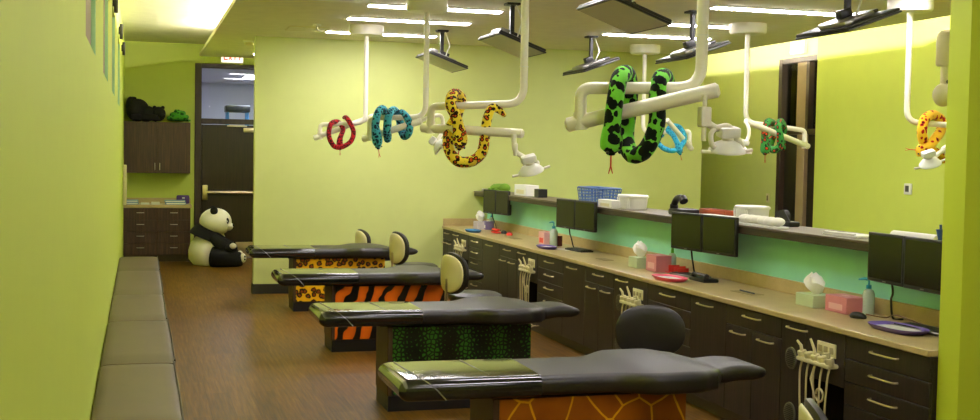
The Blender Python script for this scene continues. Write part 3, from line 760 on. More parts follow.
table(5.45, 't', P_GIR, 'black padded treatment table on a brown giraffe print base', 'brown giraffe print panel', 1.12, 1.90)

# ------------------------------------------------------------------ stools
def make_stool(label):
    t = thing('operator_stool', (0, 0, 0), label, 'stool', 'wheeled operator stools', world=False)
    for k in range(5):
        a = 2*math.pi*k/5+.3; d = Vector((math.cos(a), math.sin(a), 0))
        part('leg', MB().tube([d*.03+Vector((0, 0, .12)), d*.14+Vector((0, 0, .10)), d*.27+Vector((0, 0, .075))], [.022, .018, .014], 10), STEEL, t)
        c = part('caster', MB().lathe([(0, -.014), (.02, -.014), (.027, -.008), (.027, .008), (.02, .014), (0, .014)], d*.27+Vector((0, 0, .028)), (-d.y, d.x, 0), 16), BLKP, t)
        part('caster_stem', MB().tube([d*.27+Vector((0, 0, .03)), d*.27+Vector((0, 0, .078))], .008, 8), STEEL, c)
    part('column', MB().lathe([(.0, .08), (.035, .08), (.035, .14), (.026, .15), (.026, .34), (.018, .345), (.018, .505), (0, .505)]), STEEL, t)
    part('seat', MB().lathe([(0, .50), (.16, .50), (.2, .515), (.215, .54), (.21, .565), (.175, .583), (.09, .588), (0, .585)], seg=36), BLKVINYL, t)
    part('back_post', MB().tube(smooth([(-.08, 0, .47), (-.2, 0, .465), (-.255, 0, .5), (-.262, 0, .6), (-.262, 0, .70)], 5), .011, 10), BRASS, t)
    def pad(hw, hh, zc, x_front, x_back, name, m):
        rings = []; n = 36
        def pt(a, r, x):
            y = hw*r*math.copysign(abs(math.cos(a))**.85, math.cos(a)); z = hh*r*math.copysign(abs(math.sin(a))**.8, math.sin(a))
            return (x+1.1*y*y, y, zc+z)
        for r, x in ((.02, x_front), (.6, x_front+.002), (.88, x_front-.004), (.985, x_front-.016), (1, (x_front+x_back)/2), (.985, x_back+.006), (.9, x_back), (.5, x_back), (.02, x_back)):
            rings.append([pt(2*math.pi*k/n, r, x) for k in range(n)])
        return part(name, MB().loft(rings), m, t)
    pad(.2, .165, .742, -.195, -.240, 'backrest', BLKVINYL)
    pad(.182, .148, .740, -.236, -.257, 'back_shell', CREAM)
    return t
spots = [(2.66, 13.62, 10, .88, 'black stool with cream back shell between the leopard table and the partition'),
         (2.65, 11.6, 12, 1, 'black stool with cream back shell between the tiger and leopard tables'),
         (2.57, 9.15, 14, 1, 'black stool with cream back shell between the reptile and tiger tables'),
         (2.76, 6.13, -108, .915, 'black stool facing the giraffe table with its black backrest showing'),
         (2.36, 3.42, -22, .97, 'black stool with cream back shell before the giraffe table')]
st0 = make_stool(spots[0][4])
for i, (x, y, a, sz, lab) in enumerate(spots):
    o = st0 if i == 0 else copy_tree(st0)
    o.location = (x, y, 0); o.rotation_euler.z = math.radians(a); o.scale.z = sz; o['label'] = lab

# ------------------------------------------------------------------ ceiling screens
def screen(x, y, zc, sgn, label, group):
    """screen hung from the ceiling; sgn=+1: +x side lower, -1: -x side lower"""
    tau = math.radians(20)*sgn
    t = thing('ceiling_screen', (x, y, zc), label, 'screen', group)
    R = Matrix.Rotation(tau, 4, 'Y'); R = Matrix.Translation((x+.02*sgn, y, zc)) @ R
    part('back_shell', MB().box((-.22, -.33, 0), (.22, .33, .022), .01, 2, R), DGREYM, t)
    part('bezel', MB().box((-.225, -.335, -.014), (.225, .335, 0), .004, 1, R), BLKP, t)
    part('display', MB().box((-.205, -.315, -.017), (.205, .315, -.0135), 0, 1, R), PANEL, t)
    part('rear_box', MB().box((-.11, -.2, .022), (.11, .2, .05), .012, 2, R), GREYM, t, 'grey electronics housing')
    part('rear_box', MB().box((-.21, -.30, .022), (-.13, .02, .055), .008, 2, R), GREYM, t)
    part('rear_box', MB().box((.13, -.1, .022), (.21, .30, .045), .008, 2, R), BLKP, t)
    j = R @ Vector((0, 0, .05))
    part('tilt_joint', MB().box((-.05, -.035, .05), (.05, .035, .11), .01, 2, R), BLKP, t)
    top = Vector((x+.02*sgn, y, ZC))
    part('pole', MB().box((top.x-.018, y-.022, j.z+.04), (top.x+.018, y+.022, ZC-.02), .003, 1), BLKP, t)
    part('ceiling_plate', MB().box((top.x-.06, y-.06, ZC-.02), (top.x+.06, y+.06, ZC), .004, 1), BLKP, t)
    part('cable', MB().tube(smooth([(top.x+.03, y-.03, ZC-.02), (top.x+.07, y-.06, ZC-.16), (top.x+.04, y-.08, j.z+.06), (top.x+.03, y-.05, j.z)], 6), .006, 8), WHITE, t)
def zof(px, py, Y): return at(px, py, Y).z
for Y, px, py, lab in ((12.6, 441, 62, 'above the leopard table'), (10.07, 510, 45, 'above the tiger table'), (7.55, 620, 15, 'above the reptile table')):
    screen(3.10, Y, zof(px, py, Y), 1, 'downward tilted flat screen on a black ceiling pole '+lab, 'screens over the tables')
for Y, px, py, lab in ((12.46, 598, 67, 'closest to the partition, beyond the half wall'), (9.93, 697, 53, 'in the middle beyond the half wall'), (7.46, 855, 25, 'beside the amber snake')):
    screen(4.80, Y, zof(px, py, Y), -1, 'tilted flat screen showing its dark back, '+lab, 'screens beyond the half wall')

# ------------------------------------------------------------------ dental light poles with folding arms
def head_light(t, c, ax, rad, hdir, post):
    """dish lamp: c centre, ax axis pointing out of the reflector, hdir direction of the handle bar, post: list of yoke points"""
    c = Vector(c); ax = Vector(ax).normalized(); hdir = Vector(hdir); hdir = (hdir-ax*hdir.dot(ax)).normalized()
    part('yoke', MB().tube(smooth(post, 6), .017, 10), ARMW, t)
    d = part('lamp_head', MB().lathe([(.0, -.5*rad), (.3*rad, -.48*rad), (.7*rad, -.3*rad), (.95*rad, 0), (rad, .08*rad), (rad, .16*rad), (.9*rad, .16*rad), (.85*rad, .06*rad), (.5*rad, -.12*rad), (0, -.2*rad)], c, ax, 26), WHITE, t)
    part('lens', MB().lathe([(0, .1*rad), (.86*rad, .1*rad), (.86*rad, .13*rad), (0, .15*rad)], c, ax, 26), mat('lamp_lens', '#f2eee0', .15, var=.03), d)
    part('handle', MB().tube([c+ax*rad*.1-hdir*rad*1.5, c+ax*rad*.22, c+ax*rad*.1+hdir*rad*1.5], .009, 10), ARMW, d)
    q = hdir.cross(ax)
    part('lamp_housing', MB().box((-.05, -.035, 0), (.05, .035, .05), .012, 2, Matrix.Translation(c-ax*rad*.62) @ Matrix((hdir, q, -ax)).transposed().to_4x4()), WHITE, t)
    part('knuckle', MB().ell(c-ax*rad*.5, (.028, .028, .028), seg=14, rings=10), ARMW, t)

def light_pole(px_top, Yp, elbow, end, low0, low1, r, label, group, ybow=None):
    """px_top: pixel of the pole where it meets the ceiling; elbow/end: (px,py,Y) of the upper arm; low0/low1 of the lower arm"""
    E0 = at(*elbow); E1 = at(*end); L0 = at(*low0); L1 = at(*low1)
    top = Vector((E0.x, E0.y, ZC))
    t = thing('dental_light_pole', top, label, 'dental light', group)
    part('canopy', MB().lathe([(0, 0), (.18, 0), (.18, -.08), (.165, -.1), (.04, -.105), (0, -.105)], top, (0, 0, 1), 32), ARMW, t)
    arm_end = E1+(E1-E0).normalized()*0
    part('pole', MB().tube(fillet([top-Vector((0, 0, .1)), E0, arm_end, Vector((E1.x, E1.y, L0.z+.02))], [.11, .05], 8), r, 14), ARMW, t)
    part('collar', MB().lathe([(r+.003, 0), (r+.003, .006)], E0+Vector((0, 0, .24)), (0, 0, 1), 18), WHITE, t)
    J = Vector((E1.x, E1.y, L0.z))
    part('joint', MB().lathe([(0, -.035), (r*1.15, -.035), (r*1.25, 0), (r*1.15, .045), (0, .045)], J, (0, 0, 1), 16), ARMW, t)
    dd = (L1-J).normalized(); a = J-dd*.06
    n = 10
    part('lower_arm', MB().tube([a-dd*.012]+[a+(L1-a)*k/n for k in range(n+1)]+[L1+dd*.012], [r*.7]+[r*1.22]*(n+1)+[r*.7], 14), ARMW, t)
    return t, L1
RA = .024
# over the tables
g1, g2 = 'light poles over the tables', 'light poles beyond the half wall'
t, L = light_pole((367, 30), 12.5, (365.5, 123, 12.5), (320, 124.5, 12.75), (319, 136, 12.75), (374, 116, 12.6), RA, 'cream light pole with folding arm carrying the red snake', g1)
t, L = light_pole((430, 3), 10.2, (425.5, 117, 10.2), (370, 118, 10.4), (369, 137, 10.4), (421, 121, 10.2), RA, 'cream light pole with folding arm carrying the blue patterned snake', g1)
c = at(440, 146, 10.15)
head_light(t, c, (.75, -.3, -.55), .085, (0, 1, .1), [L, L+Vector((.06, -.02, .03)), at(441, 116, 10.2), at(443, 130, 10.2), at(438, 140, 10.17), c])
t, L = light_pole((526, 0), 7.62, (523.5, 103.5, 7.62), (431, 106.5, 7.85), (430, 128.3, 7.85), (522, 133.5, 7.5), .0255, 'cream light pole with folding arm carrying the yellow snake', g1)
c = at(531, 170, 7.45)
part('drop_block', MB().box(at(517, 156, 7.5)-Vector((.022, .022, 0)), at(514, 143, 7.5)+Vector((.022, .022, 0)), .008), ARMW, t)
head_light(t, c, (.3, .22, -.9), .085, (1, 0, -.35), [at(514, 134, 7.5), at(515, 150, 7.5), at(522, 156, 7.48), at(531, 160, 7.47), at(537, 163, 7.46), at(535, 167, 7.46)])
t, L = light_pole((707, 0), 5.12, (701, 88, 5.12), (581, 88, 5.32), (578, 122, 5.32), (717, 90, 5.0), .0285, 'cream light pole with folding arm carrying the big green snake', g1)
c = at(727, 149, 5.0)
part('drop_block', MB().box(at(699, 127, 5.0)-Vector((.0, .025, 0)), at(710, 107, 5.0)+Vector((0, .025, 0)), .008), ARMW, t)
part('drop_pin', MB().tube([at(705, 95, 5.0), at(704, 126, 5.0), at(703.5, 141, 5.0)], .011, 10), ARMW, t)
head_light(t, c, (.04, .2, -1), .086, (1, 0, .05), [at(706, 122, 5.0), at(716, 128, 4.99), at(728, 127, 4.98), at(736, 138, 4.99), at(741, 146, 5.0), at(735, 149, 5.0)])
part('yoke_arm', MB().tube(smooth([at(716, 128, 4.99), at(711, 134, 4.98), at(712, 145, 4.98), at(717, 149, 5.0)], 6), .012, 10), ARMW, t)
# beyond the half wall
t, L = light_pole((645, 48), 13.2, (643, 133, 13.2), (690, 131, 13.2), (692, 146.5, 13.2), (667, 120, 12.9), RA, 'cream light pole carrying the small light blue snake beyond the half wall', g2)
t, L = light_pole((749, 28), 10.65, (745.5, 122, 10.65), (805, 130.5, 10.75), (806, 145, 10.75), (746, 121.5, 10.35), RA, 'cream light pole carrying the green and red snake by the dark door', g2)
c = at(741, 150, 10.3)
head_light(t, c, (-.2, .2, -.95), .085, (1, .1, 0), [L, at(749, 130, 10.3), at(748, 138, 10.3), at(744, 144, 10.3), c])
t, L = light_pole((910, 3), 8.5, (906.5, 122, 8.5), (960, 126, 8.4), (961, 140, 8.4), (944, 150, 8.0), RA, 'cream light pole carrying the yellow and red snake by the stub wall', g2)
c = at(930, 163, 7.95)
head_light(t, c, (.35, .2, -.85), .085, (.8, 0, -.5), [L, at(939, 153, 8.0), at(933, 159, 7.97), c])

# ------------------------------------------------------------------ plush snakes hung on the arms
RED = flat('tongue_red', '#c8281c')
def snake(name, pts, r, m, label, head=0, Y=0, tail=.25, hs=1.35, tongue=True):
    P = smooth([at(a, b, Y+c) for a, b, c in pts], 8); n = len(P)
    rs = []
    for i in range(n):
        u = i/(n-1); k = 1.0
        if u > 1-tail: k = .28+.72*math.sqrt(max(0, 1-((u-(1-tail))/tail)**2))
        if u < .10: k = 1+(hs-1)*math.sin(math.pi*u/.10)*.9
        if u < .03: k = max(.45, (u/.03)**.5)*k
        rs.append(r*k)
    low = min(P, key=lambda v: v.z)
    t = thing(name, (low.x, low.y, low.z-r), label, 'plush snake', 'plush snakes on the light arms')
    part('body', MB().tube(P, rs, 14), m, t)
    d = (P[0]-P[3]).normalized(); up = Vector((0, -1, 0)); sd = d.cross(up).normalized(); up = sd.cross(d)
    for s_ in (-1, 1): part('eye', MB().ell(P[2]+sd*s_*r*.75+up*r*.75, (r*.2,)*3, seg=10, rings=6), BLKP, t)
    if tongue:
        tl = r*2.2
        tg = MB().tube([P[0]-d*.01, P[0]+d*tl*.6], r*.1, 6)
        for s_ in (-1, 1): tg.tube([P[0]+d*tl*.58, P[0]+d*tl+sd*s_*r*.25], [r*.09, r*.05], 6)
        part('tongue', tg, RED, t)
    return t
SN = 'plush_snake'
snake(SN, [(340, 150, -.04), (340, 139, -.06), (343, 129, .03), (338, 122, .08), (331, 124, .0), (329, 136, -.06), (334, 146, -.07), (342, 147, -.07), (351, 141, -.07), (353.5, 132, -.07), (350, 123, -.07), (346, 117.5, -.02), (343, 118, .04)], .026,
      mat('snake_red', '#b81f1c', .95, fn=f_snake('#a8151a', '#2c0709', None, 60, .52)), 'dark red speckled plush snake looped over a light arm', Y=12.58, tail=.15)
snake(SN, [(378.5, 149, -.08), (377, 138, -.10), (375.5, 125, -.10), (378, 113, -.07), (383, 109, .0), (387, 118, .09), (388, 130, .08), (387.5, 139, 0), (387, 128, -.09), (389, 115, -.09), (394, 110, -.0), (399, 117, .09), (401, 128, .08), (404, 136, .02), (408.5, 133, -.06), (409.5, 124, -.08), (406, 116, -.07), (401.5, 112, 0), (398.5, 115, .06)], .034,
      mat('snake_blue', '#2a8aa0', .95, fn=f_snake('#3f9fb0', '#0c2c40', None, 40, .46)), 'teal blue patterned plush snake wrapped twice around a light arm', Y=10.32)
snake(SN, [(459, 150, -.06), (460, 136, -.08), (456, 117, -.08), (450.5, 104, -.08), (454, 94, -.01), (461, 99, .07), (457, 115, .08), (449, 132, .06), (449, 149, .0), (458, 161, -.05), (472, 161, -.07), (482, 152, -.07), (485, 136, -.07), (487, 120, -.06), (492, 108, -.05), (499, 110, -.045), (505, 116, -.03)], .037,
      mat('snake_yellow', '#e0b818', .95, fn=f_snake('#f2d63a', '#22100a', '#c9520e', 34, .52)), 'yellow plush snake with black and orange blotches on a light arm', Y=7.72, tail=.45)
snake(SN, [(611, 155, -.09), (611.5, 140, -.10), (613, 118, -.10), (616, 95, -.10), (620, 77, -.05), (627, 74, .05), (630, 90, .09), (628, 115, .09), (626, 138, .07), (631, 154, .0), (642, 153, -.07), (651, 141, -.09), (657, 122, -.10), (657, 100, -.10), (660, 80, -.07), (665, 77, .03), (668, 90, .08), (667, 101, .08)], .040,
      mat('snake_green', '#4fae2e', .95, fn=f_snake('#74cc42', '#0d170c', None, 23, .60)), 'bright green plush snake with black blotches draped over a light arm', Y=5.27, tail=.12)
snake(SN, [(680.5, 155, -.09), (678, 145, -.10), (673, 135, -.1), (668, 130, -.06), (673, 126, .02), (680, 128, .06), (684.5, 137, .03), (682, 145, -.03), (674, 150.5, -.08), (665, 149, -.09), (659, 144, -.09), (658, 139, -.08), (664, 135, -.04)], .031,
      mat('snake_sky', '#2f9fc0', .95, fn=f_snake('#3aa6c8', '#1c6f96', None, 40, .36)), 'plain light blue plush snake looped beyond the half wall', Y=13.1, tail=.3)
snake(SN, [(765, 155, -.09), (765, 146, -.10), (765, 133, -.10), (768, 122, -.05), (773, 124, .1), (773, 135, .12), (770, 146, .06), (774, 150, -.04), (780, 146, -.08), (780, 136, -.09), (778, 127, -.05), (781, 122, .05), (784, 130, .1), (783, 143, .1), (784, 150, .06)], .036,
      mat('snake_green_red', '#3c8f38', .95, fn=f_snake('#3a8a38', '#123016', '#d8411c', 26, .50)), 'green plush snake with red patches hanging by the dark door', Y=10.6, tail=.2)
snake(SN, [(916, 150, -.10), (922, 150, -.11), (929, 146, -.1), (935, 139, -.06), (941, 130, .04), (941, 120, .05), (933, 115, .0), (925, 119, -.08), (922, 131, -.10), (924, 142, -.08), (932, 150, -.05), (940, 155, -.04), (944, 163, -.04)], .040,
      mat('snake_amber', '#e0a012', .95, fn=f_snake('#f2c028', '#b81c14', '#3a0a06', 22, .36)), 'amber yellow plush snake with red patches beside the stub wall', Y=8.45, tail=.25)

# ------------------------------------------------------------------ x-ray unit behind the stub wall
Yx = 6.0
c0 = at(946, 30, Yx); c1 = at(946, 66, Yx); c2 = at(943, 95, Yx)
t = thing('xray_unit', (c0.x, Yx, c2.z-.07), 'pale dental x-ray head on an arm behind the stub wall', 'x-ray unit')
hz = (c0.z-c1.z)
part('body', MB().lathe([(0, 0), (.052, 0), (.058, .01), (.058, hz-.05), (.05, hz-.015), (.02, hz), (0, hz)], c1, (0, 0, 1), 24), CREAM, t)
part('neck', MB().lathe([(.03, 0), (.03, c1.z-c2.z-.06)], Vector((c1.x, Yx, c2.z+.06)), (0, 0, 1), 16), CREAM, t)
part('tube_head', MB().ell(c2, (.058, .06, .068)), CREAM, t)
part('dial', MB().lathe([(0, 0), (.012, 0), (.012, .01), (0, .01)], c2+Vector((0, -.04, .075)), (0, -1, 0), 12), DGREYM, t)
part('arm', MB().tube(fillet([c0+Vector((.03, 0, -.08)), c0+Vector((.25, -.05, -.06)), c0+Vector((.25, YS1-Yx+.01, -.06))], .06), .022, 12), CREAM, t)

# ------------------------------------------------------------------ dual monitors on the half wall
def monitors(px0, y0t, px1, y1t, Y0, Y1, lab, st):
    """two panels side by side from pixel px0 (far) to px1 (near)"""
    A = at(px0, y0t, Y0); B = at(px1, y1t, Y1); zt = (A.z+B.z)/2; hgt = .272
    A.z = B.z = zt-hgt; d = (B-A); L = d.length; d.normalize()
    n = Vector((d.y, -d.x, 0)); n = n if n.x < 0 else -n        # facing the tables
    mid = (A+B)/2
    t = thing('dual_monitor', Vector((mid.x, mid.y, A.z)), lab, 'monitor', 'dual monitors along the counter')
    def bx(u0, u1, z0, z1, d0, d1, bev=.003):
        mb = MB(); m4 = Matrix((d, -n, Vector((0, 0, 1)))).transposed().to_4x4(); m4.translation = A
        return mb.box((u0, d0, z0), (u1, d1, z1), bev, 1, m4)
    for u0, u1 in ((0, L/2-.003), (L/2+.003, L)):
        s_ = part('panel', bx(u0, u1, 0, hgt, 0, .028, .004), BLKP, t)
        part('display', bx(u0+.014, u1-.014, .02, hgt-.014, -.0015, .0005, 0), SCREEN, s_)
        part('rear_housing', bx(u0+.06, u1-.06, .04, hgt-.05, .028, .055, .01), BLKP, s_)
        part('badge', bx((u0+u1)/2-.016, (u0+u1)/2+.016, .006, .012, -.0018, -.0003, 0), GREYM, s_)
    w = mid-n*.04; w.z = A.z+.13
    part('cross_bar', bx(.1, L-.1, .11, .15, .055, .075, .004), BLKP, t)
    part('wall_arm', MB().tube(fillet([w-n*.03, w-n*.05+Vector((.04, 0, -.06)), Vector((XW+.001, mid.y+.2, A.z+.04))], .03), .018, 10), BLKP, t)
    part('wall_plate', MB().box((XW-.012, mid.y+.14, A.z-.02), (XW-.0005, mid.y+.26, min(1.165, A.z+.1)), .003), BLKP, t)
    k = A+d*(L*.28)
    e = Vector((k.x+.12, k.y+.1, .807))
    part('cable', MB().tube(smooth([k-n*.03+Vector((0, 0, .03)), k-n*.04+Vector((0, 0, -.05)), (k+e)/2+Vector((.015, .01, 0)), e, e+Vector((.03, -.05, 0))], 7), .006, 8), BLKP, t)
    return t
monitors(483.5, 188, 508.5, 192.5, 13.35, 12.73, 'pair of dark monitors on the half wall, closest to the partition', 0)
monitors(556.5, 198.5, 595, 202, 10.78, 9.99, 'pair of dark monitors beside the blue basket', 1)
monitors(671.5, 211, 736, 218, 8.20, 7.38, 'pair of dark monitors beside the black telephone', 2)
monitors(868.5, 232, 944, 241, 5.86, 5.12, 'pair of dark monitors next to the stub wall', 3)

# ------------------------------------------------------------------ small things on the counter
ZK = ZT+.0005
PINK, PINKL = flat('pink_card', '#cf7f86'), flat('pale_pink_card', '#e3aeb0')
GREENC = flat('pale_green_card', '#b9c89a'); TISSUE = mat('tissue_paper', '#f3f0e6', .9, var=.03)
PURP, REDP, HOT = flat('purple_plastic', '#6e57a8'), flat('red_plastic', '#d8352a'), flat('hot_pink_plastic', '#ee4f72')
AQUA, CLEARP = flat('aqua_plastic', '#2f9fb8'), mat('milky_plastic', '#b9c8b8', .25, var=.04)
BTRAY = flat('blue_tray', '#3f86c4'); GCAP = flat('green_cap', '#5fb03a'); NAVY = flat('navy_plastic', '#1f2747'); MAROON = flat('maroon_plastic', '#5e2a20')
def rot_m(p, a): return Matrix.Translation(p) @ Matrix.Rotation(a, 4, 'Z')
def tissue_box(p, w, d, h, m, label, tissue=True, rot=0):
    t = thing('tissue_box', p, label, 'tissue box'); M4 = rot_m(p, rot)
    part('carton', MB().box((-d/2, -w/2, 0), (d/2, w/2, h), .003, 1, M4), m, t)
    part('slot', MB().lathe([(0, 0), (.03, 0), (.03, .0012), (0, .0012)], Vector(p)+Vector((0, 0, h)), (0, 0, 1), 16, .6, 1.2), WHITE, t)
    if tissue:
        rg = []
        for k, (z, r) in enumerate(((0, .02), (.025, .06), (.06, .075), (.09, .055), (.115, .02))):
            rg.append([M4 @ Vector((r*.6*math.cos(a)*(1+.35*math.sin(3*a+k)), .02*k*.5-.01+r*math.sin(a)*(1+.3*math.cos(2*a+k)), h+.001+z+.012*math.sin(3*a+k)*(k > 0))) for a in (2*math.pi*j/16 for j in range(16))])
        part('tissue', MB().loft(rg), TISSUE, t)
def carton(p, w, d, h, m, m2, label, name='glove_box', rot=0):
    t = thing(name, p, label, 'box'); M4 = rot_m(p, rot)
    part('carton', MB().box((-d/2, -w/2, 0), (d/2, w/2, h), .003, 1, M4), m, t)
    part('front_print', MB().box((-d/2-.001, -w*.32, h*.18), (-d/2+.001, w*.32, h*.55), 0, 1, M4), m2, t)
    part('opening', MB().lathe([(0, 0), (.025, 0), (.025, .001), (0, .001)], Vector(p)+Vector((0, 0, h)), (0, 0, 1), 16, .7, 1.4), m2, t)
def pump_bottle(p, h, cap, label, pump=True, body=None):
    t = thing('pump_bottle' if pump else 'squeeze_bottle', p, label, 'bottle'); r = h*.16
    part('bottle', MB().lathe([(0, 0), (r, 0), (r*1.03, .01), (r*1.03, h*.55), (r*.8, h*.66), (r*.35, h*.7), (r*.35, h*.73), (0, h*.73)], p, (0, 0, 1), 20), body or CLEARP, t)
    c = part('cap', MB().lathe([(0, h*.71), (r*.45, h*.71), (r*.45, h*.8), (r*.15, h*.82), (r*.15, h*.95), (0, h*.95)] if pump else [(0, h*.71), (r*.45, h*.71), (r*.3, h*.95), (0, h)], p, (0, 0, 1), 16), cap, t)
    if pump: part('spout', MB().tube([Vector(p)+Vector((.0, .01, h*.96)), Vector(p)+Vector((-.01, .03, h*.97)), Vector(p)+Vector((-.02, .07, h*.93))], [.009, .008, .005], 8), cap, c)
def tray(p, w, d, m, label, rot=0, paper=True):
    t = thing('oval_tray', p, label, 'tray'); M4 = rot_m(p, rot); n = 28
    def ov(s_, z): return [M4 @ Vector((d/2*s_*math.copysign(abs(math.cos(a))**.7, math.cos(a)), w/2*s_*math.copysign(abs(math.sin(a))**.7, math.sin(a)), z)) for a in (2*math.pi*k/n for k in range(n))]
    part('dish', MB().loft([ov(.8, 0), ov(.97, .018), ov(1, .026), ov(.95, .026), ov(.78, .008)]), m, t)
    if paper: part('paper_liner', MB().loft([ov(.76, .009), ov(.76, .013)]), WHITE, t)
def mouse(p, label, rot=0, m=None):
    t = thing('computer_mouse', p, label, 'mouse'); M4 = rot_m(p, rot); rg = []
    for z, s_ in ((0, .95), (.008, 1), (.02, .9), (.03, .62), (.034, .2)): rg.append([M4 @ Vector((.032*s_*math.cos(a), .055*s_*math.sin(a)+.006*(1-s_), z)) for a in (2*math.pi*k/20 for k in range(20))])
    part('shell', MB().loft(rg), m or BLKP, t)
    part('wheel', MB().lathe([(0, -.003), (.006, -.003), (.006, .003), (0, .003)], M4 @ Vector((0, -.025, .027)), (1, 0, 0), 12), GREYM, t)
def keyboard(p, w, d, label, rot=0, m=None):
    t = thing('keyboard', p, label, 'keyboard'); M4 = rot_m(p, rot)
    part('tray', MB().box((-d/2, -w/2, 0), (d/2, w/2, .016), .004, 1, M4), m or DGREYM, t)
    for r_ in range(5):
        for k in range(12):
            y = -w/2+.014+k*(w-.028)/12; x = -d/2+.012+r_*(d-.024)/5
            part('key', MB().box((x+.001, y+.001, .016), (x+(d-.024)/5-.002, y+(w-.028)/12-.002, .021), 0, 1, M4), BLKP, t)
def papers(p, w, d, label, rot=0, m=None, pen=False):
    t = thing('paper_slip', p, label, 'paper'); M4 = rot_m(p, rot)
    part('sheet', MB().box((-d/2, -w/2, 0), (d/2, w/2, .003), 0, 1, M4), m or flat('slip_tan', '#9a8a5c'), t)
    if pen: part('pen', MB().tube([M4 @ Vector((-.01, -w*.4, .008)), M4 @ Vector((.01, w*.4, .008))], .005, 8), NAVY, t)
def C(px, py):
    p = atz(px, py, ZK)
    if p.x > 4.02:                      # keep clear of the splash
        r = ray(px, py); lo, hi = 4.8, 14.1
        for _ in range(40):
            y = (lo+hi)/2; v = Vector((4.02, y, ZK-CH)); c = v.x*AX+v.y*AY+v.z*AZ
            if W/2+F*c.x/c.z > px: lo = y
            else: hi = y
        p = Vector((4.02, y, ZK))
    return p

# first station (by the partition)
tissue_box(C(480, 229), .16, .12, .09, flat('lilac_card', '#c9bfc6'), 'white and lilac tissue box closest to the partition')
carton(C(488.5, 229.5), .12, .1, .10, flat('violet_card', '#8a7aa6'), WHITE, 'small violet carton beside the lilac tissue box')
pump_bottle(C(491.5, 226), .19, AQUA, 'small clear pump bottle with aqua cap behind the violet carton')
tray(C(473, 232), .30, .16, BTRAY, 'bright blue oval tray on the counter near the partition', paper=False)
t = thing('stapler', C(496, 233), 'red stapler lying by the first monitor pair', 'stapler')
p = C(496, 233)
part('base', MB().box(p+Vector((-.03, -.10, 0)), p+Vector((.03, .10, .018)), .006), REDP, t)
part('arm', MB().box(p+Vector((-.022, -.09, .026)), p+Vector((.022, .10, .05)), .01), REDP, t)
part('hinge', MB().box(p+Vector((-.024, .075, .012)), p+Vector((.024, .1, .04)), .004), STEEL, t)
mouse(C(504, 233.5), 'small black mouse beside the red stapler')
papers(C(515, 238.5), .2, .1, 'tan paper slip after the red stapler')
mouse(C(509.5, 235.3), 'tiny red mouse between stapler and paper slip', m=REDP)
# second station
carton(C(547, 245), .17, .12, .13, PINKL, REDP, 'white and pink carton beside the blue topped pump bottle')
pump_bottle(C(553.5, 246), .24, AQUA, 'clear pump bottle with blue top before the second monitors')
carton(C(559, 246), .05, .05, .10, MAROON, PINKL, 'narrow maroon box beside a pump bottle', 'narrow_box')
tray(C(546.5, 248.5), .32, .16, PURP, 'purple oval tray on the counter by the pink carton')
papers(C(566, 249.5), .22, .14, 'crumpled white sheet before the second monitors', .2, WHITE)
keyboard(C(579, 251), .34, .13, 'small black keyboard under the second monitors', .1, BLKP)
papers(C(604.5, 259.5), .2, .09, 'tan paper slip after the black keyboard')
# third station
tissue_box(C(640, 267.5), .17, .13, .085, GREENC, 'pale green tissue box beside the tall pink carton')
carton(C(658.5, 271), .19, .13, .125, PINK, PINKL, 'pink glove carton beside the bottle with green cap')
pump_bottle(C(672, 270), .19, GCAP, 'clear bottle with green cap by the pink carton', False)
mouse(C(684, 267), 'navy blue mouse behind the red desk organiser', m=NAVY)
p = C(677, 273.5)
t = thing('desk_organiser', p, 'low red plastic organiser rack behind the hot pink tray', 'organiser')
part('base', MB().box(p+Vector((-.05, -.12, 0)), p+Vector((.05, .12, .008)), .002), REDP, t)
for k in range(5): part('divider', MB().box(p+Vector((-.045, -.11+k*.054, .008)), p+Vector((.045, -.104+k*.054, .05+.01*(k % 2))), .002), REDP, t)
tray(C(669.5, 280), .38, .19, HOT, 'hot pink oval tray on the counter', paper=True)
keyboard(C(690, 276.5), .36, .13, 'grey keyboard under the third monitors', .15, GREYM)
t = thing('desk_phone', C(703, 281), 'flat black desk phone lying under the third monitors', 'phone'); p = C(703, 281)
part('base', MB().box(p+Vector((-.06, -.13, 0)), p+Vector((.06, .11, .025)), .008), BLKP, t)
part('receiver', MB().tube(smooth([p+Vector((-.03, -.12, .038)), p+Vector((-.03, -.08, .046)), p+Vector((-.03, .05, .046)), p+Vector((-.03, .09, .038))], 4), [.02]*3+[.013]*7+[.02]*3, 10), BLKP, t)
papers(C(747, 293), .26, .1, 'tan paper slip with a pen before the tissue boxes', .05, pen=True)
# fourth station
tissue_box(C(815, 306), .20, .15, .075, GREENC, 'pale green tissue box beside the long pink carton')
carton(C(845, 312), .22, .13, .095, PINK, PINKL, 'long pink glove carton next to the black mouse')
pump_bottle(C(868, 313), .21, AQUA, 'clear pump bottle with aqua top beside the last monitors')
mouse(C(858, 318), 'black mouse before the long pink carton', .3)
tray(C(898, 331), .40, .2, PURP, 'large purple oval tray with white liner by the stub wall')
keyboard(C(924, 331), .36, .14, 'grey keyboard leaning by the stub wall', .1, GREYM)
p0, p1, p2, p3 = C(866, 315), C(885, 309), C(897, 303), C(930, 314)
o = solo('mouse_cable', MB().tube(smooth([p0+Vector((0, 0, .004)), p1+Vector((0, 0, .004)), p2+Vector((0, 0, .03)), p3+Vector((0, 0, .004))], 8), .004, 6), flat('cable_brown', '#6b4a25'), 'thin brown cable curling on the counter by the purple tray', 'cable')

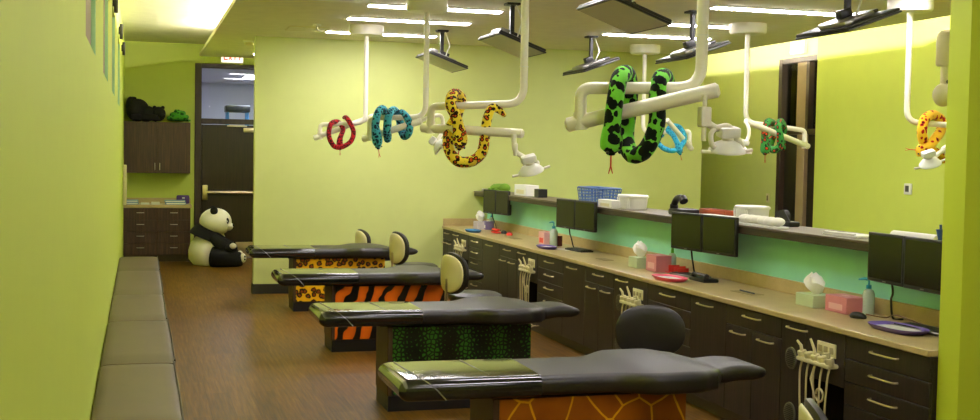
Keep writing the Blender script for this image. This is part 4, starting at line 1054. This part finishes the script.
# ------------------------------------------------------------------ things on the ledge
ZL = 1.2265
def Lg(px, py): 
    p = atz(px, py, ZL); return p
def ledge(px, Xc=4.15):
    """point on the ledge centre line under pixel column px"""
    lo, hi = 4.9, 14.1
    for _ in range(40):
        y = (lo+hi)/2; v = Vector((Xc, y, ZL-CH)); c = v.x*AX+v.y*AY+v.z*AZ
        if W/2+F*c.x/c.z > px: lo = y
        else: hi = y
    return Vector((Xc, y, ZL))
def dims(px0, px1, Xc=4.15): a = ledge(px0, Xc); b = ledge(px1, Xc); return (a+b)/2, a.y-b.y
# stack of papers and dark folder by the partition
c, w = dims(472, 483)
t = thing('paper_stack', c, 'stack of white papers on the ledge by the partition', 'papers')
for k in range(3): part('sheet', MB().box((-.13, -w/2, .012*k), (.13, w/2, .012*k+.0115), .001, 1, rot_m(c, .06*k)), WHITE, t)
c, w = dims(491, 509)
t = thing('green_plush_toy', c, 'flat green plush toy lying above the first monitors', 'plush toy')
LEAF = flat('olive_green_plush', '#6f9a2c', .9)
part('body', MB().ell(c+Vector((0, 0, .055)), (.1, w*.36, .05)), LEAF, t)
part('head', MB().ell(c+Vector((-.03, -w*.38, .06)), (.07, .08, .055)), LEAF, t)
part('tail', MB().tube(smooth([c+Vector((0, w*.3, .05)), c+Vector((.02, w*.42, .06)), c+Vector((0, w*.52, .045))], 5), [.035]*6+[.025]*4+[.012], 10), LEAF, t)
for sy in (-.2, .15): part('foot', MB().ell(c+Vector((-.09, w*sy, .026)), (.04, .035, .025), seg=12, rings=8), LEAF, t)
c, w = dims(520, 533)
carton(c, w*.9, .15, .12, WHITE, CREAM, 'tall white carton on the ledge after the green toy', 'white_box')
c, w = dims(538.5, 543)
carton(c, w, .1, .09, BLKP, DGREYM, 'small black box on the ledge beside the white carton', 'black_box')
# blue lattice basket
c, w = dims(588, 610)
t = thing('blue_basket', c, 'blue plastic lattice basket on the ledge', 'basket')
BB = flat('basket_blue', '#4468a8'); hb = .155; dx, dy = .11, w/2
part('floor', MB().box(c+Vector((-dx*.88, -dy*.9, 0)), c+Vector((dx*.88, dy*.9, .008)), .002), BB, t)
rim = [c+Vector((sx*dx, sy*dy, hb)) for sx, sy in ((-1, -1), (1, -1), (1, 1), (-1, 1), (-1, -1))]
part('rim', MB().tube(fillet(rim, .03), .009, 8), BB, t)
lat = MB()
def wallstrip(a0, a1, b0, b1, n):
    for k in range(n+1):
        u = k/n; lat.tube([a0+(a1-a0)*u, b0+(b1-b0)*u], .0045, 5)
    for q in (.2, .4, .6, .8): lat.tube([a0+(b0-a0)*q, a1+(b1-a1)*q], .0045, 5)
cn = [(-1, -1), (1, -1), (1, 1), (-1, 1), (-1, -1)]
for (ax_, ay_), (bx_, by_) in zip(cn, cn[1:]):
    a0 = c+Vector((ax_*dx*.88, ay_*dy*.9, .006)); a1 = c+Vector((bx_*dx*.88, by_*dy*.9, .006)); b0 = c+Vector((ax_*dx, ay_*dy, hb)); b1 = c+Vector((bx_*dx, by_*dy, hb))
    wallstrip(a0, a1, b0, b1, 14 if ax_ == bx_ else 6)
part('lattice', lat, BB, t)
c, w = dims(603, 617, 4.01)
carton(c, w, .1, .07, WHITE, CREAM, 'low white carton in front of the blue basket', 'white_box')
def lidded(c, w, d, h, label, ribs=8):
    t = thing('storage_tub', c, label, 'tub'); n = 32
    def rr(s_, z): return [c+Vector((d/2*s_*math.copysign(abs(math.cos(a))**.45, math.cos(a)), w/2*s_*math.copysign(abs(math.sin(a))**.45, math.sin(a)), z)) for a in (2*math.pi*k/n for k in range(n))]
    part('tub', MB().loft([rr(.86, 0), rr(.9, .01), rr(.97, h*.8)]), WHITE, t)
    part('lid', MB().loft([rr(1.02, h*.8), rr(1.04, h*.84), rr(1.02, h*.95), rr(.9, h)]), WHITE, t)
    for k in range(ribs):
        y = -w/2*.8+k*w*.8/(ribs-1)
        part('rib', MB().tube([c+Vector((-d/2*.89, y, .012)), c+Vector((-d/2*.965, y, h*.78))], .005, 6), WHITE, t)
c, w = dims(626, 640, 4.13)
lidded(c, w, .2, .125, 'white ribbed tub with lid beside the blue basket')
# telephone handset in a cradle
c, w = dims(678, 690)
t = thing('telephone', c, 'black telephone with its handset standing on the ledge', 'telephone')
part('base', MB().box(c+Vector((-.09, -w/2, 0)), c+Vector((.09, w/2, .05)), .015), BLKP, t)
part('handset', MB().tube(smooth([c+Vector((-.05, .08, .05)), c+Vector((-.05, .07, .09)), c+Vector((-.05, .02, .13)), c+Vector((-.05, -.07, .135)), c+Vector((-.05, -.10, .11))], 6), [.034]*5+[.027]*14+[.034]*6, 10), BLKP, t)
for k in range(6): part('button', MB().box(c+Vector((.0+.03*(k % 2), -.06+.04*(k//2), .05)), c+Vector((.02+.03*(k % 2), -.035+.04*(k//2), .055))), GREYM, t)
c, w = dims(696, 737, 4.1)
t = thing('paper_stack', c, 'loose white papers on the ledge behind the third monitors', 'papers')
for k in range(3): part('sheet', MB().box((-.10, -w/2+.05*k, .01*k), (.10, w/2-.03*k, .01*k+.0095), .001, 1, rot_m(c, .03*k-.02)), WHITE, t)
c, w = dims(706, 732, 4.28)
t = thing('red_tray', c, 'shallow dark red tray standing behind the papers', 'tray')
part('floor', MB().box(c+Vector((-.06, -w/2, 0)), c+Vector((.06, w/2, .01)), .003), flat('brick_red', '#a3421f'), t)
for sx in (-1, 1): part('side', MB().box(c+Vector((sx*.055-.005, -w/2, .01)), c+Vector((sx*.055+.005, w/2, .06)), .002), flat('brick_red', '#a3421f'), t)
for sy in (-1, 1): part('end', MB().box(c+Vector((-.05, sy*(w/2-.006)-.005, .01)), c+Vector((.05, sy*(w/2-.006)+.005, .06)), .002), flat('brick_red', '#a3421f'), t)
c, w = dims(744, 760, 4.22)
lidded(c, w, .2, .12, 'white tub with lid standing near the dark door')
c, w = dims(742, 781, 4.03)
t = thing('bagged_supplies', c, 'row of small white wrapped bundles along the ledge edge', 'bundle')
part('tray', MB().box(c+Vector((-.06, -w/2, 0)), c+Vector((.06, w/2, .012)), .003), WHITE, t)
for k in range(6): part('bundle', MB().ell(c+Vector((0, -w/2+w*(k+.5)/6, .042)), (.052, w/12.5, .03), seg=14, rings=10), TISSUE, t)
c, w = dims(776, 795, 4.24)
t = thing('tape_dispenser', c, 'black tape dispenser on the ledge before the dark door', 'dispenser')
part('base', MB().box(c+Vector((-.04, -w/2, 0)), c+Vector((.04, w/2, .035)), .01), BLKP, t)
part('reel', MB().lathe([(.018, -.02), (.05, -.02), (.05, .02), (.018, .02)], c+Vector((0, .02, .06)), (1, 0, 0), 24), DGREYM, t)
part('side_cheek', MB().prism([c+Vector((-.032, -w/2+.01, .03)), c+Vector((-.032, w/2-.02, .03)), c+Vector((-.032, w*.3, .1)), c+Vector((-.032, -w*.1, .11))], (.008, 0, 0)), BLKP, t)
for px0, px1, lab in ((836, 868, 'long white sheet lying on the ledge past the tape dispenser'), (894, 938, 'long white roll of paper on the ledge behind the last monitors')):
    c, w = dims(px0, px1, 4.12)
    t = thing('paper_sheet' if px0 < 850 else 'paper_roll', c, lab, 'paper')
    if px0 < 850:
        part('sheet', MB().box((-.09, -w/2, 0), (.09, w/2, .012), .003, 1, rot_m(c, .05)), WHITE, t)
        part('curl', MB().tube([rot_m(c, .05) @ Vector((-.085, -w/2+.02, .018)), rot_m(c, .05) @ Vector((-.085, w/2-.02, .018))], .008, 8), WHITE, t)
    else:
        part('roll', MB().tube([c+Vector((0, -w/2, .032)), c+Vector((0, w/2, .032))], .032, 18), WHITE, t)
        part('core', MB().tube([c+Vector((0, -w/2-.004, .032)), c+Vector((0, w/2+.004, .032))], .012, 12), CREAM, t)
c = ledge(941, 4.0); c.y = max(c.y, YS1+.06)
t = thing('blue_holder', c, 'narrow blue brush holder on the ledge against the stub wall', 'holder')
BLU = flat('slate_blue', '#4a6a9c')
part('cup', MB().lathe([(0, 0), (.016, 0), (.018, .06), (.028, .1), (.03, .105), (.022, .105), (.014, .06), (0, .02)], c, (0, 0, 1), 16), BLU, t)
part('brush', MB().tube([c+Vector((0, 0, .03)), c+Vector((-.004, .004, .13))], .007, 8), BLU, t)
